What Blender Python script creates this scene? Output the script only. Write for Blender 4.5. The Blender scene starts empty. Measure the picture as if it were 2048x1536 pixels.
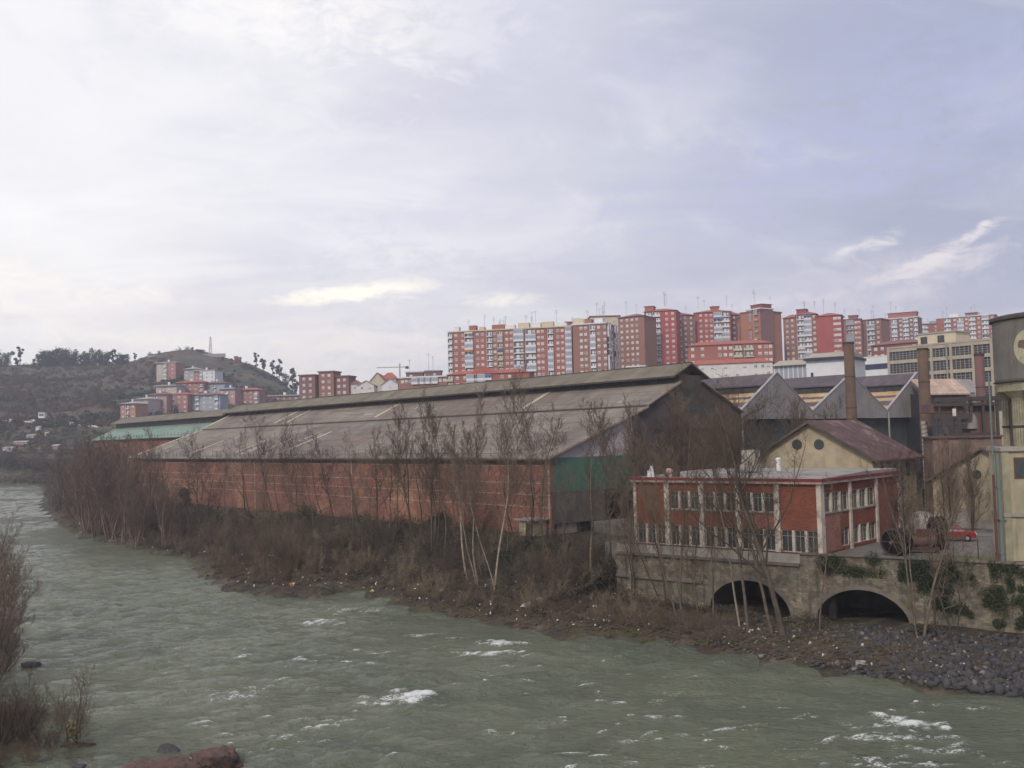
import bpy, math, random
import numpy as np
from mathutils import Matrix, Vector

# ------------------------------------------------------------------ camera, sky, sun, exposure
SC = bpy.context.scene
F_PX, HC = 2000.0, 17.0
PITCH, ROLL = math.atan(108 / 2000.0), 0.024
_cp, _sp, _cr, _sr = math.cos(PITCH), math.sin(PITCH), math.cos(ROLL), math.sin(ROLL)
FWD = np.array([0, _cp, _sp]); _u0 = np.array([0, -_sp, _cp]); _r0 = np.array([1., 0, 0])
RIGHT = _r0 * _cr - _u0 * _sr; UP = _u0 * _cr + _r0 * _sr
cam = bpy.data.cameras.new("camera"); camo = bpy.data.objects.new("camera", cam)
SC.collection.objects.link(camo); SC.camera = camo
cam.sensor_width = 36; cam.lens = 36 * F_PX / 2048; cam.clip_start = 0.5; cam.clip_end = 12000
camo.matrix_world = Matrix(((RIGHT[0], UP[0], -FWD[0], 0), (RIGHT[1], UP[1], -FWD[1], 0),
                            (RIGHT[2], UP[2], -FWD[2], HC), (0, 0, 0, 1)))
SUN_AZ, SUN_EL = math.radians(204), math.radians(36)      # azimuth clockwise from +Y
W = bpy.data.worlds.new("World"); SC.world = W; W.use_nodes = True
SC.view_settings.view_transform = 'Standard'; SC.view_settings.look = 'None'
SC.view_settings.exposure = 0.17; SC.view_settings.gamma = 1; SC.view_settings.use_curve_mapping = False
sl = bpy.data.lights.new("sun", 'SUN'); sl.energy = 1.5; sl.angle = math.radians(10); sl.color = (1, 0.93, 0.84)
so = bpy.data.objects.new("sun", sl); SC.collection.objects.link(so)
_sd = Vector((math.sin(SUN_AZ) * math.cos(SUN_EL), math.cos(SUN_AZ) * math.cos(SUN_EL), math.sin(SUN_EL)))
so.rotation_euler = _sd.to_track_quat('Z', 'Y').to_euler()


class NT:
    """small node-tree writer"""
    def __init__(s, tree): s.t = tree; s.n = tree.nodes; s.l = tree.links
    def new(s, typ, **kw):
        nd = s.n.new(typ)
        for k, v in kw.items(): setattr(nd, k, v)
        return nd
    def put(s, sock, v):
        if isinstance(v, bpy.types.NodeSocket): s.l.new(v, sock)
        elif v is not None: sock.default_value = v
    def math(s, op, a, b=None, c=None, clamp=False):
        nd = s.new('ShaderNodeMath', operation=op, use_clamp=clamp)
        s.put(nd.inputs[0], a); s.put(nd.inputs[1], b)
        if c is not None: s.put(nd.inputs[2], c)
        return nd.outputs[0]
    def mix(s, f, a, b, mode='MIX'):
        nd = s.new('ShaderNodeMix', data_type='RGBA', blend_type=mode)
        s.put(nd.inputs[0], f); s.put(nd.inputs[6], a); s.put(nd.inputs[7], b)
        return nd.outputs[2]
    def noise(s, vec, scale, detail=4, rough=0.55, dist=0.0):
        nd = s.new('ShaderNodeTexNoise'); s.put(nd.inputs['Vector'], vec)
        nd.inputs['Scale'].default_value = scale; nd.inputs['Detail'].default_value = detail
        nd.inputs['Roughness'].default_value = rough; nd.inputs['Distortion'].default_value = dist
        return nd.outputs['Fac']
    def ramp(s, f, lo, hi):
        nd = s.new('ShaderNodeMapRange', interpolation_type='SMOOTHSTEP'); s.put(nd.inputs[0], f)
        nd.inputs[1].default_value = lo; nd.inputs[2].default_value = hi
        return nd.outputs[0]
    def scl(s, vec, sc, rot=(0, 0, 0)):
        nd = s.new('ShaderNodeMapping'); s.put(nd.inputs[0], vec)
        nd.inputs['Scale'].default_value = sc; nd.inputs['Rotation'].default_value = rot
        return nd.outputs[0]


def rgb(c): return (c[0], c[1], c[2], 1.0)


w = NT(W.node_tree); w.n.clear()
wo = w.new('ShaderNodeOutputWorld'); bg = w.new('ShaderNodeBackground'); w.l.new(bg.outputs[0], wo.inputs[0])
bg.inputs[1].default_value = 0.1
sky = w.new('ShaderNodeTexSky', sky_type='NISHITA'); sky.sun_disc = False
sky.sun_elevation = SUN_EL; sky.sun_rotation = SUN_AZ; sky.air_density = 1.0; sky.dust_density = 2.0
tc = w.new('ShaderNodeTexCoord'); D3 = tc.outputs['Generated']
sep = w.new('ShaderNodeSeparateXYZ'); w.l.new(D3, sep.inputs[0]); dx, dy, dz = sep.outputs
# cloud deck seen in perspective: horizontal position = direction / (height + small)
hz = w.math('ADD', w.math('MAXIMUM', dz, 0.0), 0.16)
cu = w.new('ShaderNodeCombineXYZ'); w.put(cu.inputs[0], w.math('DIVIDE', dx, hz)); w.put(cu.inputs[1], w.math('DIVIDE', dy, hz))
n1 = w.noise(w.scl(cu.outputs[0], (1.0, 1.0, 1), (0, 0, 0.5)), 0.55, 5, 0.55, 0.7)
n2 = w.noise(w.scl(cu.outputs[0], (0.7, 1.6, 1), (0, 0, -0.35)), 1.5, 8, 0.62, 0.8)
n3 = w.noise(w.scl(D3, (1, 1, 3.2)), 7.0, 8, 0.68, 0.6)
base = w.mix(w.ramp(dx, -0.34, 0.46), rgb((.90, .89, .92)), rgb((.39, .415, .55)))
base = w.mix(w.ramp(w.math('ADD', dz, w.math('MULTIPLY', dx, 0.12)), 0.26, 0.02), base, w.mix(w.ramp(dx, -.3, .4), rgb((.90, .87, .86)), rgb((.64, .60, .67))))
cl = w.math('ADD', w.math('MULTIPLY', w.math('SUBTRACT', n1, 0.5), 0.75), w.math('MULTIPLY', w.math('SUBTRACT', n2, 0.5), 0.42))
base = w.mix(w.math('MULTIPLY', w.ramp(cl, -0.02, 0.2), 0.5), base, w.mix(w.ramp(dx, -.2, .45), rgb((1.12, 1.10, 1.09)), rgb((.62, .61, .74))))
base = w.mix(w.math('MULTIPLY', w.ramp(cl, 0.03, -0.17), 0.5), base, w.mix(w.ramp(dx, -.3, .4), rgb((.62, .60, .72)), rgb((.36, .38, .54))))

n5 = w.noise(w.scl(D3, (1, 1, 2.0)), 26.0, 6, 0.65, 0.8)
n4_ = w.noise(w.scl(D3, (1, 1, 2.4), (0, .25, 0)), 3.2, 7, 0.6, 1.2)
base = w.mix(w.math('MULTIPLY', w.ramp(n4_, .5, .7), .22), base, rgb((1.05, 1.02, 1.02)))
base = w.mix(w.math('MULTIPLY', w.ramp(n4_, .48, .3), .2), base, rgb((.54, .54, .70)))


def blob(px, py, sx, sy, tilt=0.0, amt=1.0):
    """a bright break in the cloud deck, given by its direction"""
    d = FWD + RIGHT * (px - 1024) / F_PX - UP * (py - 768) / F_PX; d = d / np.linalg.norm(d)
    ax = w.math('SUBTRACT', dx, float(d[0])); az = w.math('SUBTRACT', dz, float(d[2]))
    ct, st = math.cos(tilt), math.sin(tilt)
    a1 = w.math('ADD', w.math('MULTIPLY', ax, ct / sx), w.math('MULTIPLY', az, st / sx))
    a2 = w.math('ADD', w.math('MULTIPLY', ax, -st / sy), w.math('MULTIPLY', az, ct / sy))
    r2 = w.math('ADD', w.math('MULTIPLY', a1, a1), w.math('MULTIPLY', a2, a2))
    r2 = w.math('ADD', r2, w.math('ADD', w.math('ADD', w.math('MULTIPLY', w.math('SUBTRACT', n3, 0.5), 4.5), w.math('MULTIPLY', w.math('SUBTRACT', n5, 0.5), 7.0)), w.math('MULTIPLY', w.math('SUBTRACT', n2, 0.5), 2.5)))
    g = w.ramp(r2, 2.0, -1.4)
    g = w.math('MULTIPLY', g, w.math('MULTIPLY', w.math('GREATER_THAN', dy, 0.0), amt))
    return g


for args, col in (((650, 592, .04, .007, 0.05, 1.0), (1.2, 1.12, .96)), ((775, 577, .05, .009, 0.06, 1.0), (1.28, 1.18, 1.0)), ((700, 585, .03, .005, -.05, .9), (1.2, 1.1, .95)), ((840, 560, .02, .004, -.3, .7), (1.1, 1.0, .9)), ((1015, 600, .035, .007, 0.0, .9), (1.1, 1.02, .90)),
                  ((650, 20, .17, .035, -0.1, .8), (1.02, .99, .95)), ((1915, 490, .025, .006, 0.55, .9), (1.0, .90, .86)), ((1950, 470, .012, .004, .9, .8), (1.0, .92, .88)), ((1860, 525, .03, .006, .3, .8), (.95, .85, .84)), ((1800, 545, .03, .007, .35, .7), (.92, .83, .84)), ((1560, 600, .05, .006, .1, .6), (.95, .85, .84)), ((1690, 500, .008, .004, .2, .8), (.95, .88, .9)), ((1770, 478, .018, .008, 0.3, .8), (.95, .88, .86)), ((1860, 560, .06, .012, 0.4, .6), (.84, .76, .78)),
                  ((1700, 580, .12, .03, 0.15, .55), (.72, .66, .72)), ((130, 610, .12, .03, -0.2, .7), (1.12, 1.04, .98)),
                  ((640, 690, .14, .03, 0, .7), (1.0, .93, .88)), ((400, 640, .10, .012, 0, .5), (.70, .67, .76)), ((1080, 300, .04, .02, 0.3, .35), (.80, .78, .86)),
                  ((1690, 500, .02, .008, 0.3, .5), (.80, .76, .78)), ((700, 430, .13, .05, 0.1, .45), (.80, .79, .87)),
                  ((1600, 330, .16, .05, 0.2, .6), (.53, .52, .74)), ((1960, 180, .16, .07, 0.0, .6), (.43, .47, .66)), ((1150, 130, .14, .04, -.3, .5), (.60, .60, .76)), ((900, 420, .10, .02, .1, .4), (.66, .64, .78)), ((300, 90, .16, .05, -.2, .4), (.95, .93, .92)),
                  ((1000, 540, .15, .02, -.05, .5), (.58, .57, .70))):
    base = w.mix(blob(*args), base, rgb(col))
hidden = w.mix(1.0, base, (10, 10, 10, 1), 'MULTIPLY')
skc = w.mix(0.93, sky.outputs[0], hidden)
skc = w.mix(w.ramp(dz, 0.0, -0.05), skc, rgb((1.2, 1.15, 1.1)))
w.l.new(skc, bg.inputs[0])


# ------------------------------------------------------------------ geometry helpers
def ray(px, py): return FWD + RIGHT * (px - 1024) / F_PX - UP * (py - 768) / F_PX
CAM = np.array([0, 0, HC])
def onz(px, py, z):
    d = ray(px, py); return CAM + d * ((z - HC) / d[2])
def atD(px, py, D):
    d = ray(px, py); return CAM + d * (D / d[1])
def proj(p):
    q = np.array(p) - CAM; k = q @ FWD; return 1024 + F_PX * (q @ RIGHT) / k, 768 - F_PX * (q @ UP) / k
def hyp(px): return 876.5 - .0242 * (px - 1024)


class Fr:
    """local frame: origin O, x along unit a (rightwards), y into the depth, z up"""
    def __init__(s, O, a):
        s.O = np.array(O, float); a = np.array([a[0], a[1], 0.]); s.a = a / np.linalg.norm(a)
        s.b = np.array([-s.a[1], s.a[0], 0]); s.rot = math.atan2(s.a[1], s.a[0])
    def side(s, x0):            # the right-hand side wall seen from outside, starting at local x0
        return Fr(s.O + s.a * x0, s.b)
    def pl(s, px, py, yo=0):
        d = ray(px, py); P = s.O + s.b * yo; t = s.b @ (P - CAM) / (s.b @ d); q = CAM + d * t - s.O
        return q @ s.a, q[2]
    def gp(s, px, py, xo=0):    # on plane x = xo
        d = ray(px, py); P = s.O + s.a * xo; t = s.a @ (P - CAM) / (s.a @ d); q = CAM + d * t - s.O
        return q @ s.b, q[2]
    def w(s, x, y, z): return s.O + s.a * x + s.b * y + np.array([0, 0, z])


class MB:
    def __init__(s): s.v = []; s.f = []; s.m = []
    def poly(s, pts, mi=0):
        n = len(s.v); s.v += [tuple(p) for p in pts]; s.f.append(tuple(range(n, n + len(pts)))); s.m.append(mi)
    def box(s, x0, x1, y0, y1, z0, z1, mi=0):
        n = len(s.v)
        s.v += [(x0, y0, z0), (x1, y0, z0), (x1, y1, z0), (x0, y1, z0), (x0, y0, z1), (x1, y0, z1), (x1, y1, z1), (x0, y1, z1)]
        for q in ((3, 2, 1, 0), (4, 5, 6, 7), (0, 1, 5, 4), (1, 2, 6, 5), (2, 3, 7, 6), (3, 0, 4, 7)):
            s.f.append(tuple(n + k for k in q)); s.m.append(mi)
        return s
    def prism(s, prof, x0, x1, mi=0, ax='x'):
        """closed profile in the (y,z) plane swept along x (or in (x,z) swept along y)"""
        n = len(s.v); k = len(prof)
        for X in (x0, x1):
            for p in prof: s.v.append((X, p[0], p[1]) if ax == 'x' else (p[0], X, p[1]))
        for i in range(k):
            j = (i + 1) % k; s.f.append((n + i, n + j, n + k + j, n + k + i)); s.m.append(mi)
        s.f.append(tuple(n + i for i in range(k))[::-1]); s.m.append(mi)
        s.f.append(tuple(n + k + i for i in range(k))); s.m.append(mi)
        return s
    def tube(s, p0, p1, r0, r1=None, n=8, mi=0, cap=True):
        r1 = r0 if r1 is None else r1; p0 = np.array(p0, float); p1 = np.array(p1, float)
        d = p1 - p0; d = d / (np.linalg.norm(d) + 1e-9)
        h = np.array([0, 0, 1.]) if abs(d[2]) < .9 else np.array([1., 0, 0])
        e1 = np.cross(d, h); e1 /= np.linalg.norm(e1); e2 = np.cross(d, e1); b = len(s.v)
        for p, r in ((p0, r0), (p1, r1)):
            for i in range(n):
                t = 2 * math.pi * i / n; s.v.append(tuple(p + e1 * (r * math.cos(t)) + e2 * (r * math.sin(t))))
        for i in range(n):
            j = (i + 1) % n; s.f.append((b + i, b + j, b + n + j, b + n + i)); s.m.append(mi)
        if cap:
            s.f.append(tuple(b + i for i in range(n))[::-1]); s.m.append(mi)
            s.f.append(tuple(b + n + i for i in range(n))); s.m.append(mi)
        return s
    def lathe(s, c, prof, n=32, mi=0):
        """revolve (r,z) pairs about the vertical through c"""
        b = len(s.v); k = len(prof)
        for r, z in prof:
            for i in range(n):
                t = 2 * math.pi * i / n; s.v.append((c[0] + r * math.cos(t), c[1] + r * math.sin(t), c[2] + z))
        for q in range(k - 1):
            for i in range(n):
                j = (i + 1) % n
                s.f.append((b + q * n + i, b + q * n + j, b + (q + 1) * n + j, b + (q + 1) * n + i)); s.m.append(mi)
        s.f.append(tuple(b + i for i in range(n))[::-1]); s.m.append(mi)
        s.f.append(tuple(b + (k - 1) * n + i for i in range(n))); s.m.append(mi)
        return s
    def mesh(s, name, mats):
        me = bpy.data.meshes.new(name); me.from_pydata(s.v, [], s.f)
        for m in (mats if isinstance(mats, (list, tuple)) else [mats]): me.materials.append(m)
        me.polygons.foreach_set('material_index', s.m); me.update(); return me
    def build(s, name, mats, parent=None, smooth=False):
        me = s.mesh(name, mats)
        if smooth: me.polygons.foreach_set('use_smooth', [True] * len(me.polygons))
        return link(name, me, parent)


COL = SC.collection
def link(name, me, parent=None, loc=None):
    o = bpy.data.objects.new(name, me); COL.objects.link(o)
    if parent is not None: o.parent = parent
    if loc is not None: o.location = loc
    return o
def tag(o, label=None, cat=None, group=None, kind=None):
    if label: o['label'] = label
    if cat: o['category'] = cat
    if group: o['group'] = group
    if kind: o['kind'] = kind
    return o
def thing(name, label, cat, fr=None, loc=None, rot=0, group=None):
    o = bpy.data.objects.new(name, None); COL.objects.link(o); o.empty_display_size = .2
    if fr is not None: o.location = fr.O; rot = fr.rot
    if loc is not None: o.location = loc
    o.rotation_euler = (0, 0, rot)
    return tag(o, label, cat, group)
def npmesh(name, V, Fq, mats, mi=None, smooth=False):
    """mesh from numpy arrays; Fq is (n,3) or (n,4)"""
    me = bpy.data.meshes.new(name); V = np.asarray(V, np.float32); Fq = np.asarray(Fq, np.int32); k = Fq.shape[1]
    me.vertices.add(len(V)); me.vertices.foreach_set('co', V.ravel())
    me.loops.add(Fq.size); me.loops.foreach_set('vertex_index', Fq.ravel())
    me.polygons.add(len(Fq)); me.polygons.foreach_set('loop_start', np.arange(0, Fq.size, k, dtype=np.int32))
    me.polygons.foreach_set('loop_total', np.full(len(Fq), k, np.int32))
    for m in (mats if isinstance(mats, (list, tuple)) else [mats]): me.materials.append(m)
    if mi is not None: me.polygons.foreach_set('material_index', np.asarray(mi, np.int32))
    me.update(calc_edges=True); me.validate()
    if smooth: me.polygons.foreach_set('use_smooth', np.ones(len(Fq), bool))
    return me


# ------------------------------------------------------------------ materials
MATS = {}
def mat(name, c1, c2=None, sc=1.0, rough=.85, bump=0.0, bsc=8.0, streak=0.0, sdark=None, c3=None, kind=None, metal=0.0,
        mortar=None, bw=.5, bh=.2, msize=.02, pitch=.3, moss=None, m3=(.55, .7), spec=.3, stain=0.0):
    if name in MATS: return MATS[name]
    m = bpy.data.materials.new(name); m.use_nodes = True; t = NT(m.node_tree); t.n.clear(); MATS[name] = m
    out = t.new('ShaderNodeOutputMaterial'); b = t.new('ShaderNodeBsdfPrincipled'); t.l.new(b.outputs[0], out.inputs[0])
    b.inputs['Roughness'].default_value = rough; b.inputs['Metallic'].default_value = metal
    b.inputs['Specular IOR Level'].default_value = spec
    co = t.new('ShaderNodeTexCoord').outputs['Object']
    c2 = c2 or tuple(x * .72 for x in c1)
    n = t.noise(co, sc, 6, .62)
    col = t.mix(t.ramp(n, .3, .7), rgb(c1), rgb(c2)); hgt = None
    if c3: col = t.mix(t.ramp(t.noise(t.scl(co, (1, 1, 1.7)), sc * .37, 5, .6), *m3), col, rgb(c3))
    if kind == 'brick':
        sp = t.new('ShaderNodeSeparateXYZ'); t.l.new(co, sp.inputs[0]); cb = t.new('ShaderNodeCombineXYZ')
        t.put(cb.inputs[0], t.math('ADD', sp.outputs[0], sp.outputs[1])); t.put(cb.inputs[1], sp.outputs[2])
        bk = t.new('ShaderNodeTexBrick'); t.l.new(cb.outputs[0], bk.inputs[0]); bk.inputs['Scale'].default_value = 1
        bk.inputs['Brick Width'].default_value = bw; bk.inputs['Row Height'].default_value = bh
        bk.inputs['Mortar Size'].default_value = msize; bk.inputs['Bias'].default_value = 0
        bk.inputs['Color1'].default_value = (.72, .72, .72, 1); bk.inputs['Color2'].default_value = (1.18, 1.16, 1.12, 1)
        bk.inputs['Mortar'].default_value = (1, 1, 1, 1)
        col = t.mix(1.0, col, bk.outputs[0], 'MULTIPLY'); col = t.mix(bk.outputs['Fac'], col, rgb(mortar or (.4, .37, .33)))
        hgt = t.math('MULTIPLY', bk.outputs['Fac'], -1.0)
    if kind == 'corr':
        wv = t.new('ShaderNodeTexWave', wave_type='BANDS', bands_direction='X'); t.l.new(co, wv.inputs[0])
        wv.inputs['Scale'].default_value = 2 * math.pi / (20 * pitch) ; hgt = wv.outputs['Fac']
        col = t.mix(t.math('MULTIPLY', t.ramp(hgt, .5, 0), .25), col, rgb(tuple(x * .55 for x in c1)))
    if kind == 'roofsheet':       # overlapping fibre-cement sheets: rows of laps, sheet to sheet tone
        sp = t.new('ShaderNodeSeparateXYZ'); t.l.new(co, sp.inputs[0]); cb = t.new('ShaderNodeCombineXYZ')
        t.put(cb.inputs[0], sp.outputs[0]); t.put(cb.inputs[1], sp.outputs[1])
        bk = t.new('ShaderNodeTexBrick'); t.l.new(cb.outputs[0], bk.inputs[0]); bk.inputs['Scale'].default_value = 1; bk.offset = 0
        bk.inputs['Brick Width'].default_value = bw; bk.inputs['Row Height'].default_value = bh
        bk.inputs['Mortar Size'].default_value = msize; bk.inputs['Color1'].default_value = (.78, .78, .78, 1)
        bk.inputs['Color2'].default_value = (1.12, 1.12, 1.12, 1); bk.inputs['Mortar'].default_value = (.7, .7, .7, 1)
        col = t.mix(.8, col, bk.outputs[0], 'MULTIPLY'); hgt = t.math('MULTIPLY', bk.outputs['Fac'], -1.0)
    if streak:
        sn = t.noise(t.scl(co, (1.6, 1.6, .12)), 1.4, 5, .6)
        col = t.mix(t.math('MULTIPLY', t.ramp(sn, .48, .78), streak), col, rgb(sdark or tuple(x * .35 for x in c1)))
    if stain:
        sn = t.noise(t.scl(co, (.05, .9, .9)), 1.6, 6, .6)
        col = t.mix(t.math('MULTIPLY', t.ramp(sn, .45, .72), stain), col, rgb(sdark or tuple(x * .45 for x in c1)))
    if moss: col = t.mix(t.ramp(t.noise(co, sc * .6, 6, .65, .5), .52, .66), col, rgb(moss))
    if 'twig' in name or 'bark' in name:      # every tree its own tone
        oi = t.new('ShaderNodeObjectInfo'); col = t.mix(1.0, col, t.mix(oi.outputs['Random'], rgb((.62, .62, .66)), rgb((1.5, 1.42, 1.3))), 'MULTIPLY')
    t.l.new(col, b.inputs['Base Color'])
    if bump or hgt is not None:
        bp = t.new('ShaderNodeBump'); bp.inputs['Strength'].default_value = .6
        h = t.math('MULTIPLY', t.noise(co, bsc, 5, .6), bump or .02)
        if hgt is not None: h = t.math('ADD', h, t.math('MULTIPLY', hgt, .02))
        t.put(bp.inputs['Height'], h); bp.inputs['Distance'].default_value = 1.0
        t.l.new(bp.outputs[0], b.inputs['Normal'])
    return m


M = {}
M['patL'] = mat('new_roof_sheet', (.34, .31, .27), (.29, .26, .23), .8, .85)
M['patD'] = mat('old_dark_roof_sheet', (.19, .165, .14), (.15, .13, .112), .8, .9)
M['patR'] = mat('rust_stained_roof_sheet', (.25, .185, .135), (.19, .15, .12), .8, .9)
M['brickW'] = mat('warehouse_brick', (.29, .118, .080), (.175, .082, .064), .22, .9, .02, 6, streak=.7, sdark=(.12, .07, .06), c3=(.35, .19, .115), m3=(.5, .66),
                  kind='brick', mortar=(.23, .13, .10), bw=.5, bh=.25, msize=.02)
M['concline'] = mat('weathered_concrete_band', (.42, .34, .29), (.30, .20, .16), .8, .9)
M['eave'] = mat('dark_gutter', (.05, .045, .045), None, 2)
M['roofW'] = mat('fibre_cement_roof', (.27, .232, .19), (.175, .152, .13), .12, .9, .02, 5, c3=(.185, .145, .125), m3=(.46, .6), kind='roofsheet', bw=1.1, bh=2.4,
                 msize=.035, stain=.8, sdark=(.115, .095, .082))
M['roofM'] = mat('monitor_roof_sheet', (.21, .185, .135), (.15, .13, .10), .2, .9, .02, 5, kind='roofsheet', bw=1.1, bh=2.4, msize=.03, stain=.4, sdark=(.13, .11, .085))
M['roofG'] = mat('green_roof_sheet', (.20, .30, .25), (.24, .29, .25), .15, .8, kind='roofsheet', bw=1.1, bh=2.4, msize=.03, stain=.4)
M['skyl'] = mat('yellowed_skylight_sheet', (.52, .46, .33), (.36, .31, .23), .5, .6)
M['glazd'] = mat('dirty_dark_glazing', (.035, .04, .05), (.07, .065, .065), .3, .45, kind='corr', pitch=1.5)
M['clad'] = mat('grey_cladding', (.35, .315, .30), (.25, .225, .215), .3, .8, kind='corr', pitch=1.1, streak=.7, sdark=(.17, .125, .10))
M['cladD'] = mat('dark_stained_cladding', (.125, .10, .088), (.07, .06, .06), .35, .9, kind='corr', pitch=.8, streak=.5, c3=(.15, .085, .07), m3=(.48, .6))
M['green'] = mat('green_painted_sheet', (.075, .215, .15), (.09, .165, .125), .4, .7, kind='corr', pitch=1.6, streak=.5, sdark=(.06, .10, .08))
M['dgreen'] = mat('dark_green_grey_wall', (.075, .09, .085), (.05, .06, .06), .4, .85, streak=.5)
M['purp'] = mat('purple_grey_roof', (.125, .10, .115), (.10, .08, .09), .4, .85, kind='roofsheet', bw=1.1, bh=1.6, msize=.03)
M['yell'] = mat('rusty_yellow_sheet', (.58, .42, .22), (.42, .26, .14), .35, .8, kind='roofsheet', bw=1.0, bh=1.6, msize=.05, c3=(.30, .22, .16))
M['steel'] = mat('dark_steel', (.05, .045, .045), (.075, .055, .045), 1.5, .7)
M['conc'] = mat('concrete', (.36, .33, .29), (.26, .24, .21), .8, .9, .03, 5, streak=.4)
M['paint'] = mat('peeling_white_paint', (.60, .54, .47), (.46, .39, .33), 1.5, .8, c3=(.28, .20, .16), m3=(.56, .64))
M['obrick'] = mat('orange_red_brick', (.28, .088, .05), (.19, .064, .042), .5, .9, .01, 8, kind='brick', mortar=(.26, .10, .07), bw=.25, bh=.075, msize=.006, streak=.35, sdark=(.20, .07, .06))
M['pbrick'] = mat('faded_pink_brick', (.38, .17, .13), (.30, .10, .075), .9, .9, kind='brick', mortar=(.33, .2, .16), bw=.25, bh=.075, msize=.006)
M['glass'] = mat('dark_window_glass', (.035, .045, .045), (.06, .07, .065), 2.5, .18, spec=.5)
M['fascia'] = mat('red_fascia', (.22, .035, .03), (.16, .03, .03), 1.5, .7)
M['flat'] = mat('pale_roof_felt', (.34, .31, .28), (.22, .20, .18), .5, .9)
M['stone'] = mat('rubble_stone_wall', (.28, .24, .18), (.11, .10, .08), .9, .95, .16, 2.2, streak=.8, sdark=(.06, .055, .05), kind='brick', mortar=(.15, .13, .105), bw=.42, bh=.2,
                 msize=.012, c3=(.36, .30, .235), moss=(.085, .085, .05))
M['archst'] = mat('arch_ring_stone', (.20, .17, .14), (.12, .105, .09), 1.2, .95, .05, 3, streak=.3)
M['dark_lining'] = mat('dark_tunnel_lining', (.10, .095, .075), (.06, .06, .05), .8, .95)  # dark olive-brown tones for tunnel vaults, warehouse floor and office partitions
M['tile'] = mat('mauve_clay_tile', (.155, .09, .082), (.10, .06, .056), .6, .9, .03, 4, kind='roofsheet', bw=.5, bh=.4, msize=.03, stain=.3, moss=(.24, .15, .14))
M['render'] = mat('yellow_ochre_render', (.46, .39, .27), (.33, .275, .19), .5, .95, .02, 4, streak=.4, sdark=(.20, .16, .11), c3=(.55, .46, .32))
M['render2'] = mat('stained_beige_render', (.42, .36, .24), (.30, .27, .19), .5, .95, .02, 4, streak=.6, sdark=(.15, .14, .09), c3=(.47, .40, .27))
M['tank'] = mat('tank_concrete', (.185, .168, .15), (.135, .122, .108), .5, .9, .03, 4, streak=.45, sdark=(.08, .07, .065))
M['tankrim'] = mat('tank_rim', (.10, .085, .08), None, 1)
M['peach'] = mat('peach_sheet_roof', (.56, .42, .33), (.44, .30, .23), .5, .85, kind='roofsheet', bw=1.0, bh=1.6, msize=.05, c3=(.62, .56, .52))
M['logoY'] = mat('pale_yellow_sign_paint', (.48, .44, .29), (.38, .35, .24), 1.2, .85)
M['logoB'] = mat('brown_sign_paint', (.17, .13, .10), None, 1.2, .85)
M['slabY'] = mat('mossy_yellow_slab', (.36, .33, .22), (.22, .20, .14), .9, .95, streak=.5, sdark=(.12, .12, .07))
M['pipeg'] = mat('green_grey_pipe', (.13, .19, .17), (.17, .17, .15), 1.2, .6)
M['piper'] = mat('rust_red_pipe', (.16, .06, .05), (.10, .05, .045), 2, .8)
M['rust'] = mat('rusty_chimney_steel', (.15, .098, .066), (.095, .062, .05), .45, .85, .02, 4, streak=.6, sdark=(.09, .05, .045), c3=(.27, .20, .09))
M['rust2'] = mat('reddish_chimney_steel', (.20, .10, .085), (.12, .075, .075), .5, .85, streak=.5, sdark=(.07, .045, .05))
M['silver'] = mat('pale_spiral_duct', (.42, .38, .35), (.30, .26, .24), 3, .6)
M['drum'] = mat('blackened_steel_drum', (.010, .009, .009), (.022, .015, .013), 1.8, .9, .03, 5, spec=.08)
M['redm'] = mat('faded_red_machine_paint', (.11, .038, .034), (.075, .034, .03), 1.2, .7)
M['greyd'] = mat('grey_metal_dome', (.33, .29, .28), (.26, .22, .22), 1.5, .5)
M['carred'] = mat('red_car_paint', (.27, .018, .02), (.24, .018, .02), 1, .3, spec=.5)
M['carwhite'] = mat('white_car_paint', (.75, .75, .75), (.7, .7, .7), 1, .3, spec=.5)
M['tyre'] = mat('black_rubber', (.02, .02, .02), None, 2)
M['grassm'] = mat('short_grass', (.10, .13, .045), (.13, .12, .06), 1.5, .95)
M['white'] = mat('white_wall_paint', (.72, .72, .74), (.64, .64, .66), .3, .8, streak=.15, sdark=(.45, .45, .45))
M['whited'] = mat('dirty_white_render', (.70, .67, .65), (.6, .57, .55), .3, .85, streak=.3, sdark=(.35, .3, .3))
M['cream'] = mat('cream_render', (.60, .52, .38), (.52, .45, .33), .3, .85, streak=.2)
M['navy'] = mat('dark_blue_glass_strip', (.03, .035, .09), None, 1, .25, spec=.5)
M['beige'] = mat('beige_concrete_band', (.44, .39, .31), (.36, .31, .25), .3, .9, streak=.4, sdark=(.24, .2, .16))
M['mull'] = mat('grey_window_grid', (.33, .30, .29), None, 2)
M['aptglass'] = mat('apartment_glass', (.10, .11, .15), (.16, .17, .20), .9, .3, spec=.5)
M['blueglass'] = mat('bluish_glazing', (.20, .25, .34), (.30, .34, .40), .7, .35, spec=.5)
M['shut'] = mat('cream_shutter', (.66, .60, .52), (.58, .52, .46), 1, .7)
M['wht'] = mat('white_trim', (.72, .71, .72), (.62, .60, .62), 1, .7)
M['grey'] = mat('grey_trim', (.40, .38, .38), (.32, .3, .3), 1, .8)
M['orange'] = mat('orange_awning', (.50, .20, .05), None, 1, .8)
M['bluep'] = mat('blue_painted_strip', (.10, .14, .38), None, 1, .7)
M['rtile'] = mat('red_clay_tiles', (.42, .13, .085), (.33, .10, .075), .5, .9)
M['btile'] = mat('brown_tiles', (.26, .12, .10), (.2, .1, .09), .5, .9)
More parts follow.
